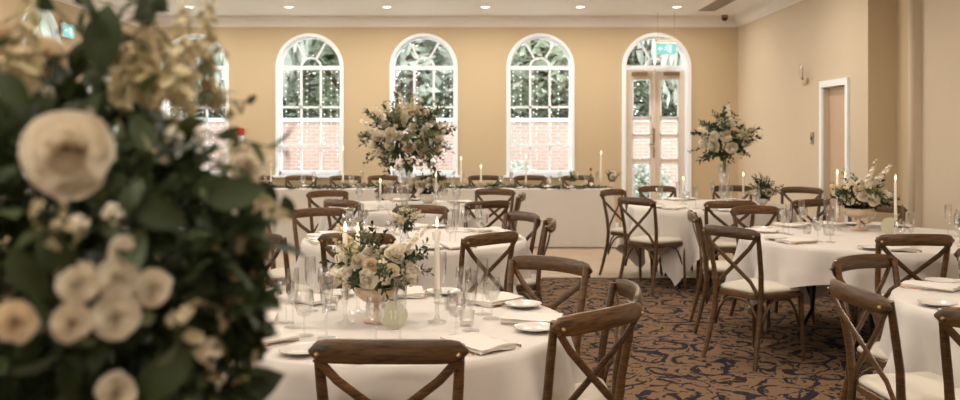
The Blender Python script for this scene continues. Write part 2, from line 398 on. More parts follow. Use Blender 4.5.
# ------------------------------------------------------------------ arched windows (local: front of wall y=0, inside is -y)
def arc_band(b, cx, cz, r0, r1, y0, y1, a0, a1, n=18):
    """solid annular arc"""
    s = len(b.v)
    for i in range(n+1):
        a = a0+(a1-a0)*i/n
        for r, y in ((r0, y0), (r1, y0), (r1, y1), (r0, y1)): b.v.append((cx+r*cos(a), y, cz+r*sin(a)))
    for i in range(n):
        for k in range(4):
            p = s+i*4; q = (k+1) % 4; b.f.append((p+k, p+q, p+4+q, p+4+k))
    b.f.append((s, s+3, s+2, s+1)); b.f.append((s+n*4, s+n*4+1, s+n*4+2, s+n*4+3))
def bar(b, x0, z0, x1, z1, w, y0, y1):
    d = Vector((x1-x0, 0, z1-z0)); L_ = d.length; a = atan2(d.z, d.x)
    b.box(((x0+x1)/2, (y0+y1)/2, (z0+z1)/2), (L_, y1-y0, w), Matrix.Rotation(-a, 3, 'Y'))
def fanlight(root, r, sp, yy, rad_angles=(60, 120), inner=.15):
    for a in rad_angles:
        a = radians(a); b = MB(); bar(b, inner*cos(a), sp+inner*sin(a), r*cos(a), sp+r*sin(a), .028, yy-.012, yy+.02); b.build('glazing_bar', M['white'], root)
    b = MB(); arc_band(b, 0, sp, inner-.014, inner+.014, yy-.012, yy+.02, 0, pi, 12); b.build('glazing_bar', M['white'], root)
    A = [0]+list(rad_angles)+[180]
    for i in range(len(A)-1):
        p = []
        for k in range(7): a = radians(A[i]+(A[i+1]-A[i])*k/6); p.append((r*cos(a), yy, sp+r*sin(a)))
        for k in range(7): a = radians(A[i+1]-(A[i+1]-A[i])*k/6); p.append((inner*cos(a), yy, sp+inner*sin(a)))
        MB().poly(p).build('pane', M['pane'], root)
    MB().poly([(inner*cos(pi*k/10), yy, sp+inner*sin(pi*k/10)) for k in range(11)]).build('pane', M['pane'], root)
def make_window(i, loc, rz, detailed=True):
    root = struct(empty('window_%d' % i, loc, rz)); r = ARCH_R; sp = SPRING; w = M['white']
    b = MB(); arc_band(b, 0, sp, r-.005, r+.04, -.022, .05, 0, pi, 24)
    for sx_ in (-1, 1): b.box((sx_*(r+.0175), .014, (sp+SILL)/2), (.045, .072, sp-SILL))
    b.build('architrave', w, root, smooth=True, angle=35)
    b = MB(); arc_band(b, 0, sp, r-.03, r, .05, .15, 0, pi, 24)
    for sx_ in (-1, 1): b.box((sx_*(r-.015), .10, (sp+SILL)/2), (.03, .10, sp-SILL))
    b.box((0, .10, SILL+.03), (2*r, .10, .06))
    b.build('window_frame', w, root, smooth=True, angle=35)
    MB().box((0, -.02, SILL-.015), (2*r+.16, .14, .03)).box((0, .1, SILL-.01), (2*r, .2, .02)).build('sill', w, root)
    ri = r-.03; yy = .10
    MB().box((0, yy, sp), (2*ri, .07, .06)).build('transom', w, root)
    fanlight(root, ri, sp, yy)
    rows = [(SILL+.06, 1.272), (1.318, 1.865), (1.89, sp-.03)]; xs = [-ri, -ri/3, ri/3, ri]
    for x in xs[1:3]: MB().box((x, yy, (SILL+.06+sp-.03)/2), (.032, .03, sp-SILL-.09)).build('glazing_bar', w, root)
    MB().box((0, yy-.01, 1.295), (2*ri, .06, .046)).build('meeting_rail', w, root)
    MB().box((0, yy, 1.8775), (2*ri, .03, .032)).build('glazing_bar', w, root)
    for za, zb in rows:
        for k in range(3): MB().quad((xs[k]+.01, yy, za), (xs[k+1]-.01, yy, za), (xs[k+1]-.01, yy, zb), (xs[k]+.01, yy, zb)).build('pane', M['pane'], root)
    return root
for i, x in enumerate(WIN_X): make_window(i+1, (x, YB, 0), 0)
for i, (y, *_r) in enumerate(LW): make_window(i+5, (XL, y, 0), pi/2)

for x in WIN_X+[DOOR_X]:
    l = bpy.data.lights.new('sky_portal', 'AREA'); l.shape = 'RECTANGLE'; l.size = .95; l.size_y = 2.3; l.cycles.is_portal = True
    o = bpy.data.objects.new('sky_portal', l); o.location = (x, YB+WT+.02, 1.85); o.rotation_euler = (-pi/2, 0, 0); C.objects.link(o)
for y, *_r in LW:
    l = bpy.data.lights.new('sky_portal', 'AREA'); l.shape = 'RECTANGLE'; l.size = .95; l.size_y = 2.3; l.cycles.is_portal = True
    o = bpy.data.objects.new('sky_portal', l); o.location = (XL-WT-.02, y, 1.85); o.rotation_euler = (pi/2, 0, -pi/2); C.objects.link(o)

# garden doors with fanlight
D = struct(empty('door_1', (DOOR_X, YB, 0))); w = M['white']; r = ARCH_R; sp = SPRING
b = MB(); arc_band(b, 0, sp, r-.005, r+.05, -.03, .05, 0, pi, 24)
for s_ in (-1, 1): b.box((s_*(r+.0225), .01, sp/2), (.055, .08, sp))
b.build('architrave', w, D, smooth=True, angle=35)
b = MB(); arc_band(b, 0, sp, r-.03, r, .05, .15, 0, pi, 24)
for s_ in (-1, 1): b.box((s_*(r-.015), .10, sp/2), (.03, .10, sp))
b.build('door_frame', w, D, smooth=True, angle=35)
MB().box((0, .10, sp), (.876, .08, .07)).build('transom', w, D)
fanlight(D, .438, sp, .10)
for s_ in (-1, 1):
    lf = MB(); cx = s_*.219; hw = .217; top = sp-.045; gl, gr = cx-.135-s_*.01, cx+.135-s_*.01
    lf.box(((cx-hw+gl)/2, .09, top/2), (gl-cx+hw, .045, top)); lf.box(((cx+hw+gr)/2, .09, top/2), (cx+hw-gr, .045, top))
    zs = [(0, .2), (1.04, 1.09), (1.42, 1.46), (1.69, 1.72), (top-.13, top)]
    for za, zb in zs: lf.box(((gl+gr)/2, .09, (za+zb)/2), (gr-gl, .04, zb-za))
    leaf = lf.build('door_leaf', M['cream_door'], D)
    for za, zb in ((.2, 1.04), (1.09, 1.42), (1.46, 1.69), (1.72, top-.13)):
        MB().quad((gl, .09, za), (gr, .09, za), (gr, .09, zb), (gl, .09, zb)).build('pane', M['pane'], leaf)
        bd = MB()
        for xx in (gl+.008, gr-.008): bd.box((xx, .068, (za+zb)/2), (.016, .02, zb-za))
        for zz in (za+.008, zb-.008): bd.box(((gl+gr)/2, .068, zz), (gr-gl, .02, .016))
        bd.build('glazing_bead', w, leaf)
    c = MB(); c.box((cx+s_*.02, .04, top-.045), (.23, .06, .05)); c.box((cx+s_*.06, .0, top-.03), (.10, .03, .012)); c.build('door_closer', M['bronze'], leaf)
h = MB(); h.box((-.025, .055, 1.45), (.03, .03, .22)); h.box((-.025, .055, 1.20), (.022, .03, .16)); h.box((-.06, .03, 1.32), (.09, .015, .02)); h.build('door_handle', M['bronze'], D)
MB().box((-.012, .06, sp/2), (.03, .03, sp-.05)).build('astragal', M['cream_door'], D)

# right wall door
D2 = struct(empty('door_2', (XR, (DY0+DY1)/2, 0)))
hw = (DY1-DY0)/2
a = MB()
for s_ in (-1, 1): a.box((-.012, s_*(hw+.035), (DZ+.07)/2), (.03, .07, DZ+.07))
a.box((-.012, 0, DZ+.035), (.03, 2*hw, .07)); a.build('architrave', M['white'], D2)
MB().box((.085, 0.02, DZ/2), (.045, 2*hw-.05, DZ)).build('door_leaf', M['door_tan'], D2)
MB().box((.055, -hw+.045, DZ/2), (.035, .05, DZ)).build('door_edge', M['door_edge'], D2)
MB().box((.255, 0, DZ/2), (.03, 2*hw+.1, DZ+.1)).build('door_backing', M['black'], D2)

# wall fittings
t = thing('light_switch', 'small grey light switch plate beside the white doorway on right wall', 'light switch', (XR, 10.42, 1.43))
MB().box((-.006, 0, 0), (.012, .09, .14)).build('plate', M['grey'], t); MB().box((-.015, 0, 0), (.01, .02, .035)).build('rocker', M['black'], t)
t = thing('wall_sconce', 'brass candle wall sconce with cream sleeve high on the right wall', 'wall lamp', (XR, 10.56, 2.10)); t.scale = (.55, .7, 1)
MB().lathe([(0, 0), (.04, .005), (.045, .02), (.02, .03)], 12).build('back_plate', M['brass'], t).rotation_euler = (0, -pi/2, 0)
MB().tube([(-.02, 0, 0), (-.07, 0, -.05), (-.12, 0, -.03), (-.12, 0, .02)], .009, 8).build('arm', M['brass'], t, smooth=True)
MB().lathe([(.008, .01), (.035, .02), (.04, .03)], 12, (-.12, 0, .0)).build('drip_pan', M['brass'], t)
MB().lathe([(.014, .02), (.014, .16)], 10, (-.12, 0, 0), capt=True).build('candle_sleeve', M['bronze'], t, smooth=True)
MB().lathe([(.03, .03), (.05, .08), (.052, .2)], 14, (-.12, .03, 0)).build('lamp_shade', M['glass'], t, smooth=True)
t = thing('fire_call_point', 'red fire call point on back wall between first two windows', 'fire alarm', (-3.57, YB, 1.47))
MB().box((0, -.02, .04), (.1, .04, .1)).build('case', M['red'], t); MB().box((0, -.012, -.06), (.1, .024, .09)).build('notice', M['white'], t)

def exit_sign(name, loc, rz, label, rods=True):
    t = thing(name, label, 'exit sign', loc, rz)
    MB().box((0, .018, 0), (.30, .03, .17)).build('case', M['white'], t)
    MB().box((0, 0, 0), (.29, .008, .155)).build('sign_face', M['exit_glow'], t)
    p = MB(); y = -.006      # running figure, arrow and doorway
    p.box((.05, y, -.005), (.035, .003, .11)); 
    p.box((.05+.024, y, 0), (.006, .003, .12))
    n = len(p.v); p.poly([(-.125, y, 0), (-.085, y, .035), (-.085, y, .012), (-.05, y, .012), (-.05, y, -.012), (-.085, y, -.012), (-.085, y, -.035)])
    bar(p, -.01, .01, .01, .035, .018, y-.001, y+.001); bar(p, .0, .005, -.025, -.03, .012, y-.001, y+.001); bar(p, .0, .005, .02, -.02, .012, y-.001, y+.001); bar(p, .02, -.02, .015, -.05, .012, y-.001, y+.001)
    bar(p, .01, .03, .032, .012, .01, y-.001, y+.001); bar(p, .008, .03, -.022, .022, .01, y-.001, y+.001); p.poly([(.017+.011*cos(k*pi/4), y, .052+.011*sin(k*pi/4)) for k in range(8)])
    p.build('pictogram', M['exit_white'], t)
    MB().box((0, .018, .105), (.30, .035, .03)).build('header', M['exit_case'], t)
    if rods:
        top = ZC-loc[2]
        for s_ in (-1, 1): MB().tube([(s_*.12, .018, .1), (s_*.12, .018, top)], .003, 6).build('rod', M['exit_case'], t)
    return t
exit_sign('exit_sign', (DOOR_X+.04, 12.9, 2.70), 0, 'glowing green running figure exit sign hung before the garden doors')
exit_sign('exit_sign', (XL+.045, 11.0, 2.74), pi/2, 'small green exit sign on the left wall behind the foreground flowers', False)

# ceiling fittings
DL = [-4.0, -2.63, -1.28, .07, 1.38, 2.71]
def downlight(x, y, label):
    t = thing('downlight', label, 'ceiling light', (x, y, ZC), 0, 'recessed downlights in the ceiling')
    MB().lathe([(.055, -.003), (.06, -.006), (.075, -.004), (.078, .0)], 20).build('bezel', M['white'], t, smooth=True)
    MB().lathe([(.001, -.001), (.055, -.003)], 20).build('lens', M['downlight'], t)
    lamp_disc((x, y, ZC-.03), LAMP_W)
words = ['leftmost', 'second from left', 'third from left', 'fourth from left', 'fifth from left', 'rightmost']
for i, x in enumerate(DL): downlight(x, 12.38, 'recessed ceiling downlight before the window wall, %s of six' % words[i])
for j, y in enumerate((9.4, 6.4, 3.4, .4, -2.6)):            # the same lights go on over the rest of the room, above the frame
    for x in DL: lamp_disc((x, y, ZC-.03), LAMP_W)
def vent(x0, x1, y0, y1, label):
    t = thing('ceiling_vent', label, 'vent', ((x0+x1)/2, (y0+y1)/2, ZC)); wx = x1-x0; ly = y1-y0
    f = MB()
    for s_ in (-1, 1): f.box((s_*(wx/2-.012), 0, -.006), (.024, ly, .012)); f.box((0, s_*(ly/2-.012), -.006), (wx, .024, .012))
    f.build('frame', M['vent'], t)
    for k in range(5): MB().box((-wx/2+.05+k*(wx-.1)/4, 0, -.004), (.018, ly-.04, .006)).build('slat', M['vent'], t)
    MB().box((0, 0, -.0005), (wx-.02, ly-.02, .001)).build('backing', M['bronze'], t)
vent(3.09, 3.32, 9.6, 12.72, 'long bronze ceiling air grille near the right wall')
vent(-4.60, -4.38, 9.6, 12.72, 'long bronze ceiling air grille at far left')
t = thing('ceiling_sensor', 'small black dome sensor on cornice in the back right corner', 'sensor', (3.60, 13.24, ZK+.115))
MB().lathe([(.001, -.05), (.03, -.04), (.045, -.01), (.045, .0)], 14).build('dome', M['black'], t, smooth=True); MB().lathe([(.05, 0), (.05, .04)], 14, capb=True, capt=True).build('base', M['bronze'], t)

# ------------------------------------------------------------------ fairy light strings on the windows
def fairy(x, zt, zb, label, seed):
    rd = random.Random(seed); t = thing('fairy_light_string', label, 'fairy lights', (x, YB-.045, 0), 0, 'fairy light strings in the windows')
    pts = [(0.006*sin(k*1.7), 0, zt-(zt-zb)*k/14) for k in range(15)]
    MB().tube(pts, .0022, 4).build('wire', M['wire'], t)
    b = MB(); z = zt-.04
    while z > zb:
        r = .009*rd.uniform(.75, 1.3); b.lathe([(0.0005, -r), (r*.8, -r*.55), (r, 0), (r*.8, r*.55), (.0005, r)], 6, (rd.uniform(-.012, .012), 0, z)); z -= rd.uniform(.055, .12)
    o = b.build('bulb', M['bulb'], t); o['kind'] = 'stuff'
pos = ['leftmost', 'second', 'third', 'fourth', 'fifth', 'rightmost']
for wi, cx in enumerate(WIN_X):
    offs = [[-.38, -.2, -.05, .12, .28, .41], [-.34, -.16, -.03, .22, .33, .42], [-.4, -.27, -.1, .16, .3, .4], [-.4, -.29, -.11, -.05, .15, .27]][wi]
    for k, o in enumerate(offs):
        fairy(cx+o, 2.44, [1.1, 1.5, .95, 1.35, 1.15, 1.6][(k+wi) % 6], '%s string of tiny white fairy lights in %s arched window of the back wall' % (pos[k], ['first', 'second', 'third', 'fourth'][wi]), wi*10+k)

# ------------------------------------------------------------------ garden outside
struct(MB().quad((-30, YB+WT, -.15), (30, YB+WT, -.15), (30, 17.3, -.15), (-30, 17.3, -.15)).build('ground_paving', M['paving']))
struct(MB().quad((-45, 17.3, -.16), (45, 17.3, -.16), (45, 70, -.16), (-45, 70, -.16)).quad((-60, -10, -.16), (XL-WT, -10, -.16), (XL-WT, 17.3, -.16), (-60, 17.3, -.16)).build('ground_lawn', M['lawn']))
t = thing('garden_wall', 'pink brick garden wall outside behind the windows', 'wall', (0, 20, -.16))
MB().box((0, 0, .95), (44, .3, 1.9)).build('brickwork', M['brick'], t)
MB().box((0, 0, 1.94), (44, .38, .08)).build('coping', M['paving'], t)

def leaf_cloud(b, n, cx, cy, cz, rx, ry, rz, s, rd, droop=0, shell=.45):
    for _ in range(n):
        u = rd.uniform(-1, 1); a = rd.uniform(0, 2*pi); q = sqrt(1-u*u); rr = shell+(1-shell)*rd.random()**.6
        p = Vector((cx+rx*q*cos(a)*rr, cy+ry*q*sin(a)*rr, cz+rz*u*rr))
        e = Euler((rd.uniform(-1, 1)+droop, rd.uniform(-1, 1), rd.uniform(0, 6.3))).to_matrix(); k = s*rd.uniform(.6, 1.4)
        x = e @ Vector((k*.5, 0, 0)); y = e @ Vector((0, k, 0)) if not droop else Vector((rd.uniform(-.2, .2)*k, 0, -k*1.7))
        b.quad(p-x, p-y, p+x, p+y)
def tree(x, y, h, cr, label, mat, seed, z0=2.0, n=5200, trunk_r=.14, leaf=.15, droop=0):
    rd = random.Random(seed); t = thing('tree', label, 'tree', (x, y, -.16), 0, 'garden trees beyond the brick wall')
    tb = MB(); tb.tube([(0, 0, 0), (.1, .05, h*.3), (-.05, 0, h*.55), (.05, 0, h*.85)], [trunk_r*1.2, trunk_r, trunk_r*.8, trunk_r*.3], 8)
    tb.build('trunk', M['trunk'], t, smooth=True)
    bb = MB()
    for k in range(9):
        a = rd.uniform(0, 6.3); zz = h*rd.uniform(.3, .7); bb.tube([(0, 0, zz), (cos(a)*cr*.4, sin(a)*cr*.4, zz+h*.12), (cos(a)*cr*.85, sin(a)*cr*.85, zz+h*.1)], [trunk_r*.45, trunk_r*.3, .01], 5)
    bb.build('branches', M['trunk'], t)
    c = MB()
    for k in range(9):
        a = rd.uniform(0, 6.3); q = rd.uniform(0, .6)*cr; leaf_cloud(c, n//9, cos(a)*q, sin(a)*q, rd.uniform(z0+.7, h), cr*.62, cr*.62, (h-z0)*.28+.4, leaf, rd, droop, .2)
    o = c.build('foliage', mat, t); o['kind'] = 'stuff'
TL = ['broad green tree outside, seen through %s', 'pale weeping tree outside, seen through %s', 'slim dark trunked tree outside, seen through %s']
tr = [(-7.6, 23.5, 7, 2.2, 'the first arched window', 0, 0), (-5.2, 22.2, 6.6, 1.9, 'left of the second arched window', 1, 1), (-3.6, 25, 8, 2.3, 'the second arched window', 0, 0), (-1.6, 21.6, 6.4, 1.7, 'the third arched window', 1, 1),
      (.3, 24.5, 8, 2.4, 'right of the third arched window', 0, 0), (1.7, 22.4, 7, 1.5, 'the fourth arched window', 2, 0), (3.4, 24, 7.4, 2.1, 'between fourth window and garden doors', 0, 0), (5.0, 22.0, 6.5, 1.8, 'the garden doors', 1, 1), (7.5, 25, 8, 2.4, 'right of the garden doors', 0, 0),
      (-10.5, 25, 8, 2.5, 'far left of the garden', 0, 0)]
for k, (x, y, h, cr, wh, kind, mt) in enumerate(tr):
    tree(x, y, h, cr, TL[kind] % wh, M['tree_leaf_hazed'] if mt else M['tree_leaf'], 40+k, z0=2.4, n=3800, droop=.5 if k in (1, 7) else 0, trunk_r=.13 if kind != 2 else .2)
for k in range(11):
    x = -17+3.3*k; tree(x, 31+1.5*(k % 2), 9+.8*sin(k*1.9), 3.4, 'tall background tree far beyond the garden wall, %s from left' % ['first', 'second', 'third', 'fourth', 'fifth', 'sixth', 'seventh', 'eighth', 'ninth', 'tenth', 'last'][k], M['tree_leaf'] if k % 3 else M['tree_leaf_hazed'], 60+k, z0=1.0, n=4200, leaf=.26)
for k, (x, y, h, cr) in enumerate([(-10, 12.5, 6, 2), (-11.5, 8, 7, 2.4), (-10.5, 3.5, 6, 2.2), (-12, -1, 7, 2.6)]):
    tree(x, y, h, cr, 'garden tree outside the left wall windows, %s' % ['farthest', 'second farthest', 'third farthest', 'nearest'][k], M['tree_leaf_hazed'], 80+k, z0=1.2, n=1500, leaf=.22)
def shrub(x, y, z, rx, rz, mat, label, seed, n=900, s=.07, cat='shrub', grp='shrubs in the garden'):
    rd = random.Random(seed); t = thing('shrub', label, cat, (x, y, z), 0, grp)
    MB().tube([(0, 0, 0), (.02, 0, rz*1.1)], [.035, .02], 6).build('stem', M['trunk'], t)
    b = MB(); leaf_cloud(b, n, 0, 0, rz, rx, rx*.6, rz, s, rd, 0, .3); o = b.build('foliage', mat, t); o['kind'] = 'stuff'
for k, x in enumerate([-8.6, -6.4, -4.4, -2.3, -.1, 1.9, 4.2, 6.4]):
    shrub(x, 21.4, -.16, 1.25, 1.45+.12*sin(k*2.1), M['hedge_leaf'], 'dark evergreen shrub rising above the brick wall, %s from left' % ['first', 'second', 'third', 'fourth', 'fifth', 'sixth', 'seventh', 'eighth'][k], 200+k, 1600, .12)
for k, (x, rx, rz) in enumerate([(.75, .55, .55), (-1.3, .35, .4), (3.55, .45, .6), (1.45, .35, .4), (-4.3, .4, .45)]):
    shrub(x, 18.9, -.16, rx, rz, M['tree_leaf_hazed'], 'low pale shrub before the brick wall, seen through %s' % ['fourth window left side', 'third window', 'garden doors', 'fourth window right side', 'second window'][k], 300+k, 900, .07)

# ------------------------------------------------------------------ crossback chair
def rr_outline(w0, w1, d, n=7, rad=.07):
    """rounded trapezoid seat outline; w0 back half-width, w1 front"""
    P = []
    for (cx, cy, a0) in ((w1-rad, d-rad, 0), (-w1+rad, d-rad, 90), (-w0+rad, -d+rad, 180), (w0-rad, -d+rad, 270)):
        for k in range(n): a = radians(a0+90*k/(n-1)); P.append((cx+rad*cos(a), cy+rad*sin(a)))
    return P
def chair_meshes():
    W_ = M['wood']; R = {}
    out = rr_outline(.185, .215, .205); n = len(out)
    b = MB()
    for sc, z in ((.97, .425), (1, .432), (1, .455), (.97, .462), (.80, .462)):
        b.v += [(x*sc, y*sc, z) for x, y in out]
    for i in range(4):
        for k in range(n): b.f.append((i*n+k, i*n+(k+1) % n, (i+1)*n+(k+1) % n, (i+1)*n+k))
    b.f.append(tuple(reversed(range(n)))); b.f.append(tuple(4*n+k for k in range(n)))
    R['seat_frame'] = b.mesh('seat_frame', W_, True, 40)
    b = MB(); rows = [(.95, .460), (1.0, .468), (1.0, .478), (.96, .488), (.85, .495), (.55, .500), (.2, .501)]
    for sc, z in rows: b.v += [(x*sc*.98, y*sc*.98, z) for x, y in out]
    for i in range(len(rows)-1):
        for k in range(n): b.f.append((i*n+k, i*n+(k+1) % n, (i+1)*n+(k+1) % n, (i+1)*n+k))
    b.f.append(tuple((len(rows)-1)*n+k for k in range(n))); b.f.append(tuple(reversed(range(n))))
    R['cushion'] = b.mesh('cushion', M['cushion'], True)
    # top rail: bowed board with rounded ends
    b = MB(); N = 18; hw = .237; sec = 10
    for i in range(N+1):
        t = -1+2*i/N; x = hw*t; e = (1-abs(t)**10)**.5 if abs(t) < 1 else 0
        e = max(e, .12); y = -.262-.048*(1-t*t); zc = .847+.010*(1-t*t); hh = .0365*e; th = .0145*max(e, .4)
        for k in range(sec):
            a = 2*pi*k/sec; ca, sa = cos(a), sin(a)
            b.v.append((x, y+th*(abs(ca)**.6)*(1 if ca > 0 else -1), zc+hh*(abs(sa)**.7)*(1 if sa > 0 else -1)-.10*(y+.31)*(0)))
    for i in range(N):
        for k in range(sec): b.f.append((i*sec+k, i*sec+(k+1) % sec, (i+1)*sec+(k+1) % sec, (i+1)*sec+k))
    b.f.append(tuple(reversed(range(sec)))); b.f.append(tuple(N*sec+k for k in range(sec)))
    R['top_rail'] = b.mesh('top_rail', W_, True, 60)
    for s, nm in ((-1, 'rl'), (1, 'rr')):
        R[nm] = MB().tube([(s*.215, -.285, 0), (s*.200, -.25, .14), (s*.188, -.205, .34), (s*.188, -.195, .46), (s*.196, -.205, .6), (s*.205, -.23, .74), (s*.211, -.252, .865)],
                          [.0145, .0165, .018, .018, .017, .0165, .0150], 8, flat=(1.05, .95)).mesh('leg', W_, True, 50)
    for s, nm in ((-1, 'fl'), (1, 'fr')):
        R[nm] = MB().tube([(s*.192, .185, .445), (s*.195, .19, .25), (s*.205, .205, 0)], [.019, .0175, .013], 8).mesh('leg', W_, True, 50)
    for s, nm in ((-1, 'x1'), (1, 'x2')):
        off = .004*s
        R[nm] = MB().tube([(s*.212, -.272+off, .83), (s*.15, -.262+off, .76), (s*.01, -.235+off, .645), (-s*.12, -.212+off, .54), (-s*.172, -.205+off, .465)], .013, 8, flat=(1.15, .5)).mesh('cross_brace', W_, True, 50)
    def arch(p0, p1, zl, zt):
        P = []
        for i in range(11):
            t = i/10; z = zl+(zt-zl)*(1-abs(2*t-1)**3.2); P.append((p0[0]+(p1[0]-p0[0])*t, p0[1]+(p1[1]-p0[1])*t, z))
        return MB().tube(P, .009, 6)
    fl, fr, rl, rr = (-.19, .18), (.19, .18), (-.187, -.2), (.187, -.2)
    R['a1'] = arch(fl, fr, .22, .42).mesh('arch_brace', W_, True); R['a2'] = arch(rl, rr, .24, .42).mesh('arch_brace', W_, True)
    R['a3'] = arch(fl, rl, .22, .42).mesh('arch_brace', W_, True); R['a4'] = arch(fr, rr, .22, .42).mesh('arch_brace', W_, True)
    for s, nm in ((-1, 'b1'), (1, 'b2')):
        R[nm] = MB().tube([(s*.207, -.296, .842), (s*.207, -.286, .842)], [.006, .009], 8).mesh('bolt', M['brass'], True)
    return R
CM = chair_meshes()
def chair(rx, ry, fx, fy, label, group):
    l = sqrt(fx*fx+fy*fy); fx /= l; fy /= l
    t = thing('dining_chair', label, 'chair', (rx+fx*.285, ry+fy*.285, 0), atan2(-fx, fy), group)
    for k, nm in (('seat_frame',)*2, ('cushion',)*2, ('top_rail',)*2, ('rl', 'leg'), ('rr', 'leg'), ('fl', 'leg'), ('fr', 'leg'), ('x1', 'cross_brace'), ('x2', 'cross_brace'), ('a1', 'arch_brace'), ('a2', 'arch_brace'), ('a3', 'arch_brace'), ('a4', 'arch_brace'), ('b1', 'bolt'), ('b2', 'bolt')):
        obj(nm, CM[k], t)
    return t

# ------------------------------------------------------------------ tables
T = {1: (-.355, 3.55, .70), 2: (-.46, 6.35, .78), 3: (-.75, 9.1, .82), 4: (2.80, 6.42, .90), 5: (2.55, 3.87, .71), 6: (2.35, 9.2, .82), 0: (-.52, .92, .72)}
TN = {1: 'nearest round table', 2: 'round table behind the nearest one', 3: 'far round table with cream flower tower', 4: 'large right-hand round table', 5: 'cropped table at bottom right', 6: 'far right round table with glass flower tower', 0: 'hidden foreground table'}
TOPZ = .75
def table(k, cloth_rot, half=None, seed=0, fullhang=False):
    cx, cy, r = T[k]; t = thing('round_table', 'round folding table under white cloth, %s' % TN[k], 'table', (cx, cy, 0), 0, 'round banquet tables')
    MB().lathe([(.001, TOPZ-.03), (r-.006, TOPZ-.03), (r-.004, TOPZ-.006), (.001, TOPZ-.006)], 40).build('tabletop', M['door_tan'], t)
    for a in (45, 135, 225, 315):
        a = radians(a+20); q = r*.45
        MB().tube([(cos(a)*q*.9, sin(a)*q*.9, TOPZ-.03), (cos(a)*q, sin(a)*q, .2), (cos(a)*q*1.25, sin(a)*q*1.25, .0)], .014, 8).build('leg', M['blackmetal'], t)
    half = half or r+.26; rd = random.Random(seed); b = MB(); n = 144; hangs = 9
    ph = [rd.uniform(0, 6.3) for _ in range(4)]
    rings = [0.001, r*.5, r*.9, r*.975]
    for q in rings: b.v += [(q*cos(2*pi*i/n), q*sin(2*pi*i/n), TOPZ+.002) for i in range(n)]
    for j in range(hangs+1):
        tt = j/hangs
        for i in range(n):
            th = 2*pi*i/n; u = th-cloth_rot; s = half/max(abs(cos(u)), abs(sin(u))); s = min(s, half*1.40); hang = max(s-r, .12)
            if fullhang: hang = TOPZ-.02
            cor = max(0, (s/half-1)/.4)
            amp = (.02+.05*tt*(hang/.3))*min(1, tt*1.5)*(1.0+.4*cor)
            wv = sin(th*15+ph[0]+.8*sin(3*th+ph[1]))*.65+sin(th*27+ph[2])*.3+sin(th*7+ph[3])*.45
            rad = r+.006+amp*wv+.045*tt*(1-.2*cor)-.03*cor*tt
            z = TOPZ+.002-hang*tt
            if j == 0: rad = r+.002; z = TOPZ-.003
            b.v.append((rad*cos(th), rad*sin(th), z))
    m = len(rings)+hangs+1
    for j in range(m-1):
        for i in range(n):
            i2 = (i+1) % n; b.f.append((j*n+i, j*n+i2, (j+1)*n+i2, (j+1)*n+i))
    b.f.append(tuple(range(n)))
    o = b.build('tablecloth', M['cloth'], smooth=True, loc=(cx, cy, 0)); tag(o, 'white square cloth with pointed corners over %s' % TN[k], 'tablecloth', 'white tablecloths')
table(1, radians(40), .95, 1); table(2, radians(15), 1.06, 2); table(3, radians(40), 1.08, 3); table(4, radians(-39), 1.13, 4); table(5, radians(35), .97, 5); table(6, radians(8), 1.1, 6); table(0, radians(10), .98, 7)

# long top table in front of the windows
TX0, TX1, TY0, TY1 = -3.75, 1.74, 11.72, 12.42
t = thing('long_table', 'long straight head table in front of the windows', 'table', ((TX0+TX1)/2, (TY0+TY1)/2, 0)); LX = TX1-TX0
MB().box((0, 0, TOPZ-.02), (LX-.02, .68, .03)).build('tabletop', M['door_tan'], t)
for sx_ in (-1, -.33, .33, 1):
    for sy in (-1, 1): MB().tube([(sx_*(LX/2-.2), sy*.25, 0), (sx_*(LX/2-.2), sy*.25, TOPZ-.035)], .014, 6).build('leg', M['blackmetal'], t)
b = MB(); per = []; hx, hy = LX/2, .35
def seg(p, q, n): return [(p[0]+(q[0]-p[0])*i/n, p[1]+(q[1]-p[1])*i/n) for i in range(n)]
per = seg((-hx, -hy), (hx, -hy), 200)+seg((hx, -hy), (hx, hy), 24)+seg((hx, hy), (-hx, hy), 60)+seg((-hx, hy), (-hx, -hy), 24); n = len(per)
for j in range(8):
    tt = j/7
    for i, (x, y) in enumerate(per):
        nx = (1 if x >= hx-1e-6 else -1 if x <= -hx+1e-6 else 0); ny = (1 if y >= hy-1e-6 else -1 if y <= -hy+1e-6 else 0)
        wv = (sin(i*.55)*.5+sin(i*.23+1)+.6*sin(i*1.1+2))*.006*tt+.03*tt
        b.v.append((x+nx*wv, y+ny*wv, TOPZ+.002-(TOPZ-.008)*tt))
for j in range(7):
    for i in range(n): i2 = (i+1) % n; b.f.append((j*n+i, j*n+i2, (j+1)*n+i2, (j+1)*n+i))
b.f.append(tuple(reversed(range(n))))
o = b.build('tablecloth', M['cloth'], smooth=True, angle=40, loc=((TX0+TX1)/2, (TY0+TY1)/2, 0)); tag(o, 'white floor length cloth over the long head table', 'tablecloth', 'white tablecloths')

